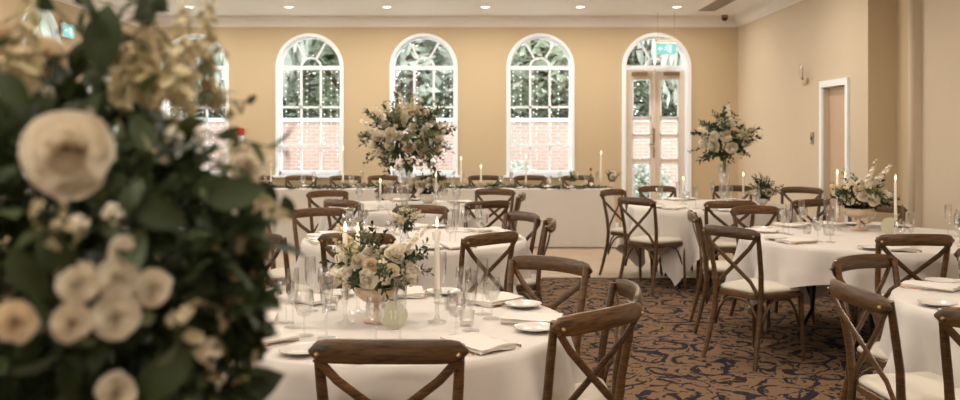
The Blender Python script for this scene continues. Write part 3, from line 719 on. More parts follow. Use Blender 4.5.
# ------------------------------------------------------------------ chairs: rail position, facing, table, where
CH = [
 (-.27, 2.63, .02, 1, 1, 'brown crossback chair front and centre, its back to the camera at nearest table'),
 (.425, 3.10, -.67, .74, 1, 'brown crossback chair at right side of nearest table, its frame cropped by bottom edge'),
 (.59, 3.55, -1, .0, 1, 'crossback chair seen end on, just behind the right chair of nearest table'),
 (.345, 4.34, -.6, -.8, 1, 'golden brown crossback chair behind right of nearest table, facing it'),
 (-.95, 2.98, .6, .8, 1, 'crossback chair half hidden by foreground flowers at front left of nearest table'),
 (-1.32, 4.25, .85, -.5, 1, 'crossback chair hidden by foreground flowers behind left of nearest table'),
 (-.745, 5.42, 0, 1, 2, 'dark crossback chair directly behind the white centrepiece of nearest table'),
 (.08, 5.43, -.68, .74, 2, 'dark crossback chair right of the centrepiece candle, at front right of second table'),
 (.49, 6.25, -1, .05, 2, 'crossback chair seen end on at right side of second table'),
 (.34, 6.80, -.86, -.5, 2, 'crossback chair behind right edge of second table, facing left'),
 (-.49, 7.46, 0, -1, 2, 'orange brown crossback chair under the glass flower tower, facing camera'),
 (-1.30, 7.2, .5, -.85, 2, 'light brown crossback chair at back left of second table, facing camera'),
 (-1.36, 5.48, .6, .8, 2, 'crossback chair beside foreground flowers at front left of second table'),
 (-1.62, 6.5, 1, 0, 2, 'crossback chair mostly hidden by foreground flowers, left of second table'),
 (-1.27, 8.15, .6, .8, 3, 'dark reddish crossback chair at front left of the flower tower table'),
 (-1.60, 9.4, .5, -.85, 3, 'olive brown crossback chair at back left of flower tower table'),
 (-.93, 9.95, .1, -1, 3, 'crossback chair half hidden behind the cream flower tower vase'),
 (.17, 9.7, -.35, -.9, 3, 'crossback chair at back right of flower tower table, facing camera'),
 (.08, 8.0, -.5, .85, 3, 'dark crossback chair at front right of flower tower table'),
 (.42, 9.0, -1, .1, 3, 'narrow end on crossback chair against the long white cloth'),
 (1.44, 8.4, .78, .62, 6, 'full length crossback chair on the carpet edge at front left of far right table'),
 (1.40, 9.6, .74, -.67, 6, 'crossback chair overlapping the end of the long table, behind another chair'),
 (2.0, 10.2, .2, -.98, 6, 'crossback chair in front of the garden doors, facing camera'),
 (2.88, 10.3, -.2, -.97, 6, 'crossback chair directly behind the right glass flower tower'),
 (2.23, 8.0, .05, 1, 6, 'wide dark crossback chair in front of the right glass flower tower'),
 (3.03, 8.2, -.4, .9, 6, 'crossback chair left of the right compote flowers, lower of two rails'),
 (3.58, 10.0, -.6, -.8, 6, 'crossback chair by the right wall below the white doorway'),
 (1.60, 5.8, .84, .54, 4, 'crossback chair fully visible at left of large right table, cloth corner under it'),
 (1.63, 6.9, .98, -.15, 4, 'crossback chair seen side on at left of large right table'),
 (2.25, 7.4, .3, -.95, 4, 'crossback chair behind the large right table, left of small posy, facing camera'),
 (2.60, 5.36, 0, 1, 4, 'dark crossback chair with back to camera before the right compote'),
 (3.35, 7.6, -.5, -.87, 4, 'crossback chair behind the right taper candle'),
 (1.86, 4.4, .5, -.87, 5, 'crossback chair between the two right tables, facing the bottom right table'),
 (1.475, 3.55, .99, .07, 5, 'large crossback chair with cream seat at left of bottom right table'),
 (1.79, 3.03, .54, .84, 5, 'crossback chair cropped by the right edge before the bottom right table'),
 (2.74, 4.75, -.1, -1, 5, 'crossback chair at far right edge behind the bottom right table'),
]
for rx, ry, fx, fy, tb, lb in CH:
    chair(rx, ry, fx, fy, lb, 'crossback chairs around the round tables')
for i, x in enumerate([-3.15, -2.53, -1.9, -1.36, -.7, .06, .71, 1.38]):
    chair(x, 12.76, random.uniform(-.05, .05), -1, 'crossback chair behind the long head table, %s from the left' % ['first', 'second', 'third', 'fourth', 'fifth', 'sixth', 'seventh', 'last'][i], 'crossback chairs behind the long head table')

# ------------------------------------------------------------------ flowers and leaves
def petal_mb(w, l, cup, curl, nx=4, ny=4):
    """petal rooted at origin growing along +z, cupped towards +y (inside)"""
    b = MB()
    for j in range(ny+1):
        v = j/ny; hw = w*(sin(pi*min(v*.62+.12, 1))**.8)
        for i in range(nx+1):
            u = -1+2*i/nx; x = hw*u; y = cup*(u*u)*w - curl*(v**3)*l + .35*l*(v-v*v)*(-1)
            b.v.append((x, y, l*v*(1-.08*u*u)))
    for j in range(ny):
        for i in range(nx): a = j*(nx+1)+i; b.f.append((a, a+1, a+nx+2, a+nx+1))
    return b
def rose_mesh(name, mat, R=.04, seed=1, rings=((3, .12, 84), (4, .28, 76), (5, .46, 66), (5, .70, 52), (6, .95, 36), (6, 1.15, 16))):
    rd = random.Random(seed); b = MB()
    for ri, (n, rr, tilt) in enumerate(rings):
        for k in range(n):
            a = 2*pi*k/n+ri*.8+rd.uniform(-.25, .25); l = R*(1.15-.07*ri)*rd.uniform(.85, 1.12); w = R*(.35+.5*rr)*rd.uniform(.85, 1.2)
            p = petal_mb(w, l, .5-.2*rr, .10+.28*rr, 4, 4)
            tl = radians(90-tilt+rd.uniform(-9, 9))*.62
            Mx = Matrix.Rotation(a, 4, 'Z') @ Matrix.Translation((0, -R*rr*.42, R*.16-R*.13*ri)) @ Matrix.Rotation(tl, 4, 'X')
            b.add(p, Mx)
        b.lathe([(.001, -R*.25), (R*.3, -R*.15), (R*.45, .05*R)], 8)
    return b.mesh(name, mat, True)
def spray_mesh(name, mat, R, n, seed, spread=1.0, fs=.35):
    """cluster of small open blossoms"""
    rd = random.Random(seed); b = MB()
    for k in range(n):
        u = rd.uniform(-.1, 1); a = rd.uniform(0, 6.3); q = sqrt(max(0, 1-u*u)); c = Vector((R*q*cos(a)*spread, R*q*sin(a)*spread, R*u))
        nrm = c.normalized(); rot = Vector((0, 0, 1)).rotation_difference(nrm).to_matrix().to_4x4(); s = R*fs*rd.uniform(.8, 1.25)
        for j in range(5):
            pm = petal_mb(s*.5, s*1.0, .2, .3, 2, 2)
            b.add(pm, Matrix.Translation(c) @ rot @ Matrix.Rotation(2*pi*j/5+rd.random(), 4, 'Z') @ Matrix.Rotation(radians(rd.uniform(35, 70)), 4, 'X'))
        b.add(MB().lathe([(.001, -s*.1), (s*.2, 0), (.001, s*.35)], 5), Matrix.Translation(c) @ rot)
    return b.mesh(name, mat, True)
def leaf_mb(l, w, fold=.25, droop=.3, tip=1.0):
    b = MB(); N = 6
    for j in range(N+1):
        v = j/N; hw = w*(sin(pi*(v**tip))**.75) if 0 < v < 1 else .0008; y = l*v; z = -droop*l*v*v
        b.v += [(-hw, y, z+fold*hw), (0, y, z), (hw, y, z+fold*hw)]
    for j in range(N): a = j*3; b.f += [(a, a+1, a+4, a+3), (a+1, a+2, a+5, a+4)]
    return b
def sprig_mesh(name, mat, L_, n, lw, ll, seed, round_=False, stuff=True, bend=.25):
    rd = random.Random(seed); b = MB(); P = [Vector((bend*L_*(t/6)**2*.6, 0, L_*t/6)) for t in range(7)]
    b.tube([tuple(p) for p in P], [.0022*(1-.1*i) for i in range(7)], 5)
    for k in range(n):
        v = .18+.82*k/(n-1); i = min(int(v*6), 5); p = P[i].lerp(P[i+1], v*6-i); s = (1.15-.5*v)*rd.uniform(.85, 1.15)
        lf = leaf_mb(ll*s, lw*s, .2, .2, .8 if round_ else 1.0)
        a = k*2.4+rd.uniform(-.3, .3); b.add(lf, Matrix.Translation(p) @ Matrix.Rotation(a, 4, 'Z') @ Matrix.Rotation(radians(rd.uniform(25, 60)), 4, 'X'))
    return b.mesh(name, mat, True)
FM = {}
for i in range(3): FM['rose%d' % i] = rose_mesh('rose', M['petal'], .04, 11+i)
FM['rosep'] = rose_mesh('rose', M['petal_peach'], .04, 19)
FM['spray0'] = spray_mesh('blossom_spray', M['petal'], .03, 11, 3); FM['spray1'] = spray_mesh('blossom_spray', M['petal_tan'], .035, 14, 4); FM['spray2'] = spray_mesh('blossom_spray', M['petal'], .03, 10, 5, .7)
def spire(name, mat, seed):      # tall stock: blossoms up a stem
    rd = random.Random(seed); b = MB(); b.tube([(0, 0, 0), (.005, 0, .1), (.012, 0, .22)], [.003, .0025, .001], 5)
    for k in range(26):
        z = .04+.17*k/25; a = k*2.4; s = .018*(1.25-.75*k/25)*rd.uniform(.8, 1.2); q = .014*(1.2-.8*k/25)
        Mx = Matrix.Translation((q*cos(a), q*sin(a), z)) @ Matrix.Rotation(a-pi/2, 4, 'Z') @ Matrix.Rotation(-radians(60), 4, 'X')
        for j in range(4): b.add(petal_mb(s*.5, s*.9, .2, .3, 2, 2), Mx @ Matrix.Rotation(pi/2*j, 4, 'Z') @ Matrix.Rotation(radians(50), 4, 'X'))
    return b.mesh(name, mat, True)
FM['spire0'] = spire('stock_stem', M['petal_tan'], 8); FM['spire1'] = spire('stock_stem', M['petal'], 9)
FM['sprig_d'] = sprig_mesh('leaf_sprig', M['leaf_dark'], .16, 11, .012, .05, 21); FM['sprig_m'] = sprig_mesh('leaf_sprig', M['leaf_mid'], .17, 13, .008, .045, 22)
FM['sprig_e'] = sprig_mesh('eucalyptus_sprig', M['leaf_pale'], .18, 14, .013, .03, 23, True)
FM['leaf_big'] = leaf_mb(.085, .022, .3, .25).mesh('leaf', M['leaf_dark'], True); FM['leaf_med'] = leaf_mb(.055, .015, .25, .3).mesh('leaf', M['leaf_mid'], True); FM['leaf_euc'] = leaf_mb(.036, .016, .15, .15, .8).mesh('leaf', M['leaf_pale'], True)
FM['stem_fg'] = MB().tube([(0, 0, 0), (.006, 0, .06), (.02, 0, .14)], [.0024, .002, .001], 5).mesh('sprig_stem', M['stem'], True)

def put(root, key, name, local, nrm, scale, rd, jitter=.35):
    d = (Vector(nrm)+Vector((rd.uniform(-1, 1), rd.uniform(-1, 1), rd.uniform(-1, 1)))*jitter).normalized()
    q = Vector((0, 0, 1)).rotation_difference(d).to_matrix() @ Matrix.Rotation(rd.uniform(0, 6.3), 3, 'Z')
    o = bpy.data.objects.new(name, FM[key]); C.objects.link(o); o.parent = root; o.location = local; o.rotation_euler = q.to_euler(); o.scale = (scale,)*3
    return o
def core(root, rx, ry, rz, c, mat, seed, n=260, s=.05):
    """dense inner foliage, one uncountable mass"""
    rd = random.Random(seed); b = MB()
    for _ in range(n):
        u = rd.uniform(-1, 1); a = rd.uniform(0, 6.3); q = sqrt(1-u*u); rr = .35+.6*rd.random()**.5; v = Vector((q*cos(a), q*sin(a), u))
        p = Vector((c[0]+rx*v.x*rr, c[1]+ry*v.y*rr, c[2]+rz*v.z*rr)); rot = Vector((0, 1, 0)).rotation_difference((v+Vector((rd.uniform(-1, 1), rd.uniform(-1, 1), rd.uniform(-1, 1)))*.8).normalized()).to_matrix().to_4x4()
        b.add(leaf_mb(s*rd.uniform(.7, 1.3), s*.3, .2, .2), Matrix.Translation(p) @ rot)
    o = b.build('inner_foliage', mat, root, smooth=True); o['kind'] = 'stuff'
def arrangement(name, label, cat, loc, c, rx, ry, rz, roses, sprays, spires, sprigs, seed, rose_s=1.0, dark=.5, zmin=-.5, sprig_s=1.0, extra=()):
    t = thing(name, label, cat, loc, 0); rd = random.Random(seed); c = Vector(c)
    def sph(lo=zmin, hi=1.0, front=False):
        u = rd.uniform(lo, hi); a = rd.uniform(pi, 2*pi) if front and rd.random() < .7 else rd.uniform(0, 2*pi); q = sqrt(max(0, 1-u*u)); return Vector((q*cos(a), q*sin(a), u))
    def pt(v, k): return Vector((c.x+rx*v.x*k, c.y+ry*v.y*k, c.z+rz*v.z*k))
    core(t, rx*.85, ry*.85, rz*.85, c, M['leaf_dark'] if dark > .4 else M['leaf_mid'], seed, int(260), .05*sprig_s)
    st = MB()
    for k in range(7): a = k*.9; st.tube([(loc[0]*0+cos(a)*.008, sin(a)*.008, 0), (cos(a)*.02, sin(a)*.02, c.z*.6), tuple(pt(sph(), .5))], .0025, 4)
    st.build('stems', M['stem'], t)['kind'] = 'stuff'
    used = []
    for k in range(roses):
        for _ in range(30):
            v = sph(zmin*.6, .95, True)
            if all((v-w_).length > .42 for w_ in used): break
        used.append(v); put(t, 'rose%d' % (k % 3) if k % 9 != 4 else 'rosep', 'rose', pt(v, rd.uniform(.88, 1.02)), v, rose_s*rd.uniform(.8, 1.15), rd, .2)
    for k in range(sprays):
        v = sph(zmin, 1, True); put(t, 'spray%d' % (k % 3), 'blossom_spray', pt(v, rd.uniform(.85, 1.05)), v, rose_s*rd.uniform(.8, 1.2), rd)
    for k in range(spires):
        v = sph(0, 1, True); put(t, 'spire%d' % (k % 2), 'stock_stem', pt(v, .62), v, rose_s*rd.uniform(.9, 1.3), rd, .3)
    for k in range(sprigs):
        v = sph(zmin, 1); key = 'sprig_d' if rd.random() < dark else rd.choice(('sprig_m', 'sprig_e')); put(t, key, 'leaf_sprig', pt(v, rd.uniform(.5, .75)), v, sprig_s*rd.uniform(.8, 1.25), rd, .4)
    return t

# ------------------------------------------------------------------ tableware prototypes (shared meshes)
def lathe_mesh(name, prof, mat, seg=18): return MB().lathe(prof, seg).mesh(name, mat, True, 50)
G = {}
G['flute_bowl'] = lathe_mesh('bowl', [(.004, .085), (.014, .095), (.021, .13), (.024, .18), (.022, .225), (.021, .225), (.0225, .18), (.0195, .13), (.003, .092)], M['glass'])
G['flute_stem'] = lathe_mesh('stem', [(.034, .0), (.033, .003), (.006, .007), (.0038, .02), (.0038, .086)], M['glass'])
G['wine_bowl'] = lathe_mesh('bowl', [(.004, .07), (.022, .078), (.034, .105), (.036, .13), (.031, .165), (.030, .165), (.0345, .13), (.032, .105), (.003, .076)], M['glass'])
G['wine_stem'] = lathe_mesh('stem', [(.035, 0), (.033, .003), (.006, .006), (.004, .02), (.004, .072)], M['glass'])
G['tumbler'] = lathe_mesh('tumbler', [(.001, .002), (.028, .0), (.033, .085), (.0315, .085), (.026, .008), (.001, .008)], M['glass'])
G['plate'] = lathe_mesh('side_plate', [(.001, .004), (.045, .004), (.055, .010), (.078, .015), (.079, .018), (.055, .0135), (.045, .007), (.001, .0065)], M['china'], 28)
G['dinner'] = lathe_mesh('dinner_plate', [(.001, .004), (.075, .004), (.085, .012), (.128, .018), (.130, .022), (.085, .016), (.075, .0075), (.001, .007)], M['china'], 32)
def napkin_mesh():
    b = MB(); w, d = .075, .115
    for k in range(5):
        z = .003+k*.0042; o = (k % 2)*.003
        n = len(b.v)
        for j in range(5):
            for i in range(5):
                x = -w+2*w*i/4+o; y = -d+2*d*j/4-o*.5; b.v.append((x, y, z+.0035*sin(i*1.3+j*.9+k)+.003*(1-abs(i-2)/2)))
        for j in range(4):
            for i in range(4): a = n+j*5+i; b.f.append((a, a+1, a+6, a+5))
        if k:
            pr = n-25
            for i in range(4): b.f.append((pr+i, pr+i+1, n+i+1, n+i)); b.f.append((pr+20+i, n+20+i, n+21+i, pr+21+i))
            for j in range(4): b.f.append((pr+j*5, n+j*5, n+j*5+5, pr+j*5+5)); b.f.append((pr+j*5+4, pr+j*5+9, n+j*5+9, n+j*5+4))
    return b.mesh('napkin', M['napkin'], True, 40)
G['napkin'] = napkin_mesh()
def knife():
    b = MB(); b.tube([(0, -.11, .006), (0, -.02, .006)], [.0055, .004], 6, flat=(1, .6)); b.poly([(-.004, -.02, .006), (.005, -.02, .006), (.0085, .05, .006), (.003, .105, .006), (-.003, .10, .006)]); b.poly([(-.003, .10, .0045), (.003, .105, .0045), (.0085, .05, .0045), (.005, -.02, .0045), (-.004, -.02, .0045)])
    return b.mesh('knife', M['cutlery'])
def fork():
    b = MB(); b.tube([(0, -.10, .006), (0, 0, .008), (0, .04, .006)], [.0055, .003, .004], 6, flat=(1, .5))
    b.box((0, .048, .007), (.022, .02, .002))
    for k in range(4): b.box((-.009+.006*k, .076, .0085), (.003, .04, .002))
    return b.mesh('fork', M['cutlery'])
G['knife'] = knife(); G['fork'] = fork()
G['votive_glass'] = lathe_mesh('tealight_glass', [(.001, .001), (.026, 0), (.031, .055), (.029, .055), (.024, .006), (.001, .006)], M['glass'])
DIRN = [(-90, 'front'), (-45, 'front right'), (0, 'right'), (45, 'back right'), (90, 'back'), (135, 'back left'), (180, 'left'), (-135, 'front left')]
def two_part(name, parts, label, cat, loc, rz, grp):
    t = thing(name, label, cat, loc, rz, grp)
    for nm, key in parts: obj(nm, G[key], t)
    return t
SHORT = {1: 'nearest round table', 2: 'second round table', 3: 'cream flower tower table', 4: 'large right-hand table', 5: 'bottom right table', 6: 'right glass tower table'}
def setting(k, ang, seedv, which, zt=TOPZ+.004):
    cx, cy, r = T[k]; a = radians(ang); rd = random.Random(seedv); tn = SHORT[k]
    best = min(DIRN, key=lambda d: abs((ang-d[0]+180) % 360-180)); w_ = which
    def P(rad, off):
        return (cx+cos(a)*rad-sin(a)*off, cy+sin(a)*rad+cos(a)*off, zt)
    rz = a+pi/2     # local +y points to the table centre
    j = lambda s=.12: rd.uniform(-s, s)
    def mk(nm, key, label, cat, rad, off, rot=0.0, dz=0, grp=None):
        p = P(rad, off); o = obj(nm, G[key], None, (p[0], p[1], p[2]+dz), (0, 0, rz+rot)); tag(o, label, cat, grp); return o
    e = 'at %s place of the %s' % (w_, tn)
    mk('side_plate', 'plate', 'small white side plate '+e, 'plate', r-.13, -.17, 0, 0, 'side plates on the tables')
    mk('napkin', 'napkin', 'folded white napkin '+e, 'napkin', r-.14, 0, j(.15), 0, 'napkins on the tables')
    mk('fork', 'fork', 'rose gold fork '+e, 'fork', r-.14, -.088, j(.05), 0, 'forks on the tables')
    mk('knife', 'knife', 'rose gold knife '+e, 'knife', r-.14, .10, j(.05), 0, 'knives on the tables')
    p = P(r-.34, .11+j(.02)); two_part('champagne_flute', (('bowl', 'flute_bowl'), ('stem', 'flute_stem')), 'tall clear champagne flute '+e, 'glass', p, 0, 'champagne flutes on the tables')
    p = P(r-.30, .03+j(.02)); two_part('wine_glass', (('bowl', 'wine_bowl'), ('stem', 'wine_stem')), 'clear wine glass '+e, 'glass', p, 0, 'wine glasses on the tables')
SEATS = {1: [(-97, 'front'), (-52, 'front right'), (-3, 'right'), (42, 'back right'), (88, 'back'), (135, 'back left'), (183, 'left'), (-139, 'front left')],
         2: [(-110, 'front'), (-62, 'front right'), (-8, 'right'), (38, 'back right'), (92, 'back'), (140, 'back left'), (-150, 'front left'), (178, 'left')],
         3: [(-120, 'front left'), (-55, 'front right'), (-5, 'right'), (38, 'back right'), (100, 'back'), (160, 'left')],
         4: [(-152, 'front left'), (-102, 'front'), (-55, 'front right'), (158, 'left'), (118, 'back left'), (63, 'back right'), (-5, 'right'), (90, 'back')],
         5: [(-160, 'left'), (-118, 'front left'), (135, 'back left'), (80, 'back'), (-70, 'front')],
         6: [(-135, 'front left'), (-92, 'front'), (-50, 'front right'), (156, 'left'), (106, 'back'), (60, 'back right')]}
for k, ls in SEATS.items():
    for i, (a, w_) in enumerate(ls): setting(k, a, k*100+i, w_)

def taper(loc, h, label, tilt=0, lit=True):
    t = thing('taper_candle', label, 'candle', loc, 0, 'ivory taper candles')
    MB().lathe([(.0115, 0), (.0105, h*.6), (.009, h-.006), (.004, h)], 10, capb=True, capt=True).build('wax', M['wax'], t, smooth=True, angle=50)
    MB().tube([(0, 0, h), (.001, 0, h+.01)], .0012, 4).build('wick', M['wick'], t)
    if lit: MB().lathe([(.0005, .004), (.0055, .010), (.0065, .018), (.004, .030), (.0004, .044)], 8, (0, 0, h)).build('flame', M['flame'], t, smooth=True)
def holder(loc, h, label):
    t = thing('candle_holder', label, 'candle holder', loc, 0, 'clear glass candle holders')
    MB().lathe([(.038, 0), (.037, .005), (.012, .012), (.007, .03), (.007, h*.55), (.013, h*.6), (.008, h*.65)], 14).build('stem', M['glass'], t, smooth=True)
    MB().lathe([(.008, h*.65), (.017, h*.75), (.019, h), (.015, h), (.0125, h*.8)], 14).build('cup', M['glass'], t, smooth=True)
def candle_set(x, y, top, label, tn, hh=.13, z=TOPZ+.004):
    holder((x, y, z), hh, 'clear glass candlestick under the %s' % label); taper((x, y, z+hh*.72), top-z-hh*.72, 'lit ivory taper candle, %s' % label)
Z0 = TOPZ+.004
candle_set(-.52, 3.47, 1.105, 'left front of the nearest compote', 1); candle_set(-.50, 3.68, 1.08, 'left rear of the nearest compote', 1); candle_set(-.167, 3.5, 1.12, 'right of the nearest compote', 1)
candle_set(2.72, 6.85, 1.17, 'left of the right compote', 4); candle_set(2.84, 7.0, 1.14, 'behind the right compote', 4); candle_set(3.07, 6.65, 1.14, 'right of the right compote', 4)
for i, (px, py) in enumerate(((271, 166), (343, 150), (461, 160), (481, 168), (526, 158), (601, 154))):
    d = 12.0+.1*(i % 2); x = (px-480)*d/F; z = EYE-(py-HZ)*d/F
    candle_set(x, d, z, 'on the head table, %s from left' % ['first', 'second', 'third', 'fourth', 'fifth', 'last'][i], 9, .12)
for i, (x, y) in enumerate(((-.98, 8.85), (-.45, 9.2), (2.1, 9.3), (2.75, 9.4))):
    candle_set(x, y, 1.0+.04*(i % 2), '%s flower tower' % ['left of the cream', 'right of the cream', 'left of the far right', 'right of the far right'][i], 9, .12)

def compote(x, y, s, label):
    t = thing('compote_vase', label, 'vase', (x, y, Z0)); t.scale = (s,)*3
    MB().lathe([(.05, 0), (.048, .008), (.02, .016), (.011, .03), (.014, .04), (.010, .05), (.012, .07)], 18, capb=True).build('foot', M['compote'], t, smooth=True)
    MB().lathe([(.012, .07), (.05, .078), (.078, .10), (.088, .135), (.085, .135), (.072, .102), (.01, .08)], 24).build('bowl', M['compote'], t, smooth=True)
def round_card(x, y, rad, rz, label, num=None):
    t = thing('table_number_card', label, 'table number', (x, y, Z0), rz)
    n = 28; MB().prism([(rad*cos(2*pi*k/n), rad*.97+rad*sin(2*pi*k/n)) for k in range(n)], -.002, .002).build('disc', M['sage'], t)
    MB().box((0, 0, .008), (.05, .03, .016)).build('stand', M['glass'], t)
    if num:
        for dx in (-.008, .008):
            b = MB(); b.box((dx, -.0035, rad), (.0045, .001, .034)); bar(b, dx-.007, rad+.008, dx-.001, rad+.016, .003, -.004, -.003); b.build('numeral', M['gold_ink'], t)
cx1, cy1 = -.405, 3.52
compote(cx1, cy1, 1.05, 'champagne compote vase on the nearest round table')
arrangement('flower_centrepiece', 'low white rose centrepiece on nearest round table', 'flowers', (cx1, cy1, Z0+.135), (0, 0, .065), .16, .13, .10, 18, 24, 4, 30, 5, .74, .35, -.3, .72)
round_card(-.325, 3.38, .054, .0, 'round sage table number card before the nearest centrepiece', 1)
compote(2.87, 6.82, 1.25, 'champagne compote vase on the large right table')
arrangement('flower_centrepiece', 'low white rose centrepiece on the large right table', 'flowers', (2.87, 6.82, Z0+.165), (0, 0, .08), .20, .16, .11, 14, 12, 4, 26, 6, .95, .5, -.35, .85)
round_card(2.98, 6.55, .062, -.1, 'round cream sage card beside the right compote')
o = tag(obj('votive_holder', G['votive_glass'], None, (2.52, 6.5, Z0), None, 1.4), 'peach tinted glass votive left of the right compote', 'votive'); 
for i, (x, y, lb) in enumerate(((-.12, 3.75, 'right of the nearest compote'), (-.62, 3.75, 'left of the nearest compote'), (-.05, 3.45, 'beside right taper candle on nearest table'), (2.4, 6.6, 'left side of the large right table'), (-.3, 6.2, 'centre of the second round table'), (-.6, 6.5, 'left centre of the second round table'))):
    t = thing('tealight_holder', 'small glass tealight holder, '+lb, 'tealight', (x, y, Z0), 0, 'glass tealight holders'); obj('cup', G['votive_glass'], t)
    MB().lathe([(.001, .02), (.02, .02), (.02, .006)], 12).build('tealight', M['wax'], t)

# the second table has its own low sprig posy and card
arrangement('flower_posy', 'feathery pale sprig posy on the second round table', 'flowers', (-.50, 6.0, Z0+.10), (0, 0, .05), .07, .06, .08, 0, 6, 5, 5, 8, .7, .0, -.2, .5)
t = thing('bud_vase', 'small glass bud vase on the second round table', 'vase', (-.50, 6.0, Z0)); MB().lathe([(.03, 0), (.034, .03), (.02, .07), (.024, .11), (.022, .11), (.018, .07), (.03, .03)], 14, capb=True).build('body', M['glass'], t, smooth=True)

# tall glass flower towers
def tower_vase(x, y, h, label, r=.06):
    t = thing('tall_glass_vase', label, 'vase', (x, y, Z0))
    MB().lathe([(.085, 0), (.085, .008), (.03, .02), (r*.75, .05)], 20, capb=True).build('base', M['glass'], t, smooth=True)
    MB().lathe([(r*.75, .05), (r*.8, h*.5), (r*1.15, h), (r*1.1, h), (r*.75, h*.5), (r*.7, .06)], 20).build('body', M['glass'], t, smooth=True)
tower_vase(-.76, 9.1, .42, 'tall clear glass vase carrying the cream flower tower')
arrangement('flower_tower', 'large cream and green flower tower on tall glass vase before windows', 'flowers', (-.74, 9.1, Z0+.30), (0, 0, .37), .36, .30, .33, 34, 60, 14, 80, 9, 1.2, .3, -.8, 1.5)
tower_vase(2.50, 9.2, .42, 'tall clear glass vase carrying the right dark green flower tower')
arrangement('flower_tower', 'dark green and white flower tower on tall glass vase by right wall', 'flowers', (2.50, 9.2, Z0+.34), (0, 0, .33), .22, .20, .22, 13, 16, 4, 54, 10, 1.15, .85, -.75, 1.15)
t = thing('posy_bowl', 'small white bowl under the posy on far right table', 'bowl', (2.92, 9.3, Z0)); MB().lathe([(.03, 0), (.055, .03), (.06, .06), (.055, .06), (.03, .012)], 16, capb=True).build('body', M['china'], t, smooth=True)
arrangement('flower_posy', 'small green posy with white buds right of the far flower tower', 'flowers', (2.92, 9.3, Z0+.05), (0, 0, .07), .12, .10, .10, 3, 3, 1, 26, 12, .8, .8, -.1, .7)
t = thing('posy_bowl', 'cream bowl under low flowers beside the cream flower tower', 'bowl', (-.55, 9.45, Z0)); MB().lathe([(.04, 0), (.08, .05), (.09, .10), (.085, .10), (.04, .012)], 16, capb=True).build('body', M['wax'], t, smooth=True)
arrangement('flower_posy', 'low cream flowers in bowl beside the cream flower tower', 'flowers', (-.55, 9.45, Z0+.09), (0, 0, .08), .18, .12, .10, 6, 8, 2, 16, 13, .95, .5, -.2, .8)

# head table dressing
def garland():
    rd = random.Random(77); t = thing('leaf_garland', 'green leaf garland along front edge of the head table', 'garland', ((TX0+TX1)/2, TY0+.07, Z0)); b = MB()
    P = [(-LX/2+.1+(LX-.2)*k/60, .03*sin(k*.9), .02+.008*sin(k*1.7)) for k in range(61)]; b.tube(P, .006, 5); b.build('vine', M['stem'], t)
    for k in range(230):
        u = k/230; x = -LX/2+.1+(LX-.2)*u; key = rd.choice(('sprig_d', 'sprig_d', 'sprig_m', 'sprig_e'))
        put(t, key, 'leaf_sprig', (x, .03*sin(u*54), .02), Vector((rd.choice((-1, 1))*.9, rd.uniform(-.6, .2), .16+.22*(sin(u*19) > .6))), rd.uniform(.55, .95), rd, .2)
garland()
hp = [-3.0, -2.35, -1.7, -1.05, -.35, .3, .95, 1.45]
for i, x in enumerate(hp):
    w_ = ['first', 'second', 'third', 'fourth', 'fifth', 'sixth', 'seventh', 'last'][i]; e = 'on the head table, %s from the left' % w_
    two_part('champagne_flute', (('bowl', 'flute_bowl'), ('stem', 'flute_stem')), 'tall clear champagne flute '+e, 'glass', (x+.12, 12.08, Z0), 0, 'champagne flutes on the head table')
    two_part('wine_glass', (('bowl', 'wine_bowl'), ('stem', 'wine_stem')), 'clear wine glass '+e, 'glass', (x-.02, 12.05, Z0), 0, 'wine glasses on the head table')
    tag(obj('napkin', G['napkin'], None, (x, 12.24, Z0), (0, 0, .1*sin(i))), 'folded white napkin '+e, 'napkin', 'napkins on the head table')
for i, (px, col) in enumerate(((573, 'petal'), (612, 'petal'))):
    x = (px-480)*12/F; t = thing('bud_vase', 'small glass bud vase on the head table, %s' % ['left of the dark bottle', 'at its right end'][i], 'vase', (x, 12.0, Z0))
    MB().lathe([(.03, 0), (.035, .04), (.02, .08), (.025, .12), (.022, .12)], 12, capb=True).build('body', M['glass'], t, smooth=True)
    arrangement('bud_flowers', 'tiny white blossoms in bud vase, %s' % ['left of the dark bottle', 'at right end of head table'][i], 'flowers', (x, 12.0, Z0+.09), (0, 0, .06), .06, .05, .06, 1, 4, 0, 5, 90+i, .8, .3, -.2, .5)
x = (591-480)*12.05/F
t = thing('dark_bottle', 'short dark amber bottle with coral flower on head table', 'bottle', (x, 12.05, Z0))
MB().lathe([(.04, 0), (.042, .01), (.042, .09), (.03, .12), (.014, .14), (.013, .18), (.016, .185)], 16, capb=True, capt=True).build('body', M['amber'], t, smooth=True, angle=50)
MB().box((0, -.0425, .05), (.05, .002, .05)).build('paper_label', M['wax'], t)
fl = thing('coral_flower', 'single coral flower standing in the dark bottle on head table', 'flower', (x, 12.05, Z0+.17))
MB().tube([(0, 0, 0), (0, 0, .07)], .003, 5).build('stem', M['stem'], fl); FM['coral'] = rose_mesh('bloom', M['pink_flower'], .022, 5); put(fl, 'coral', 'bloom', (0, 0, .075), (0, -.3, 1), 1, random.Random(1))

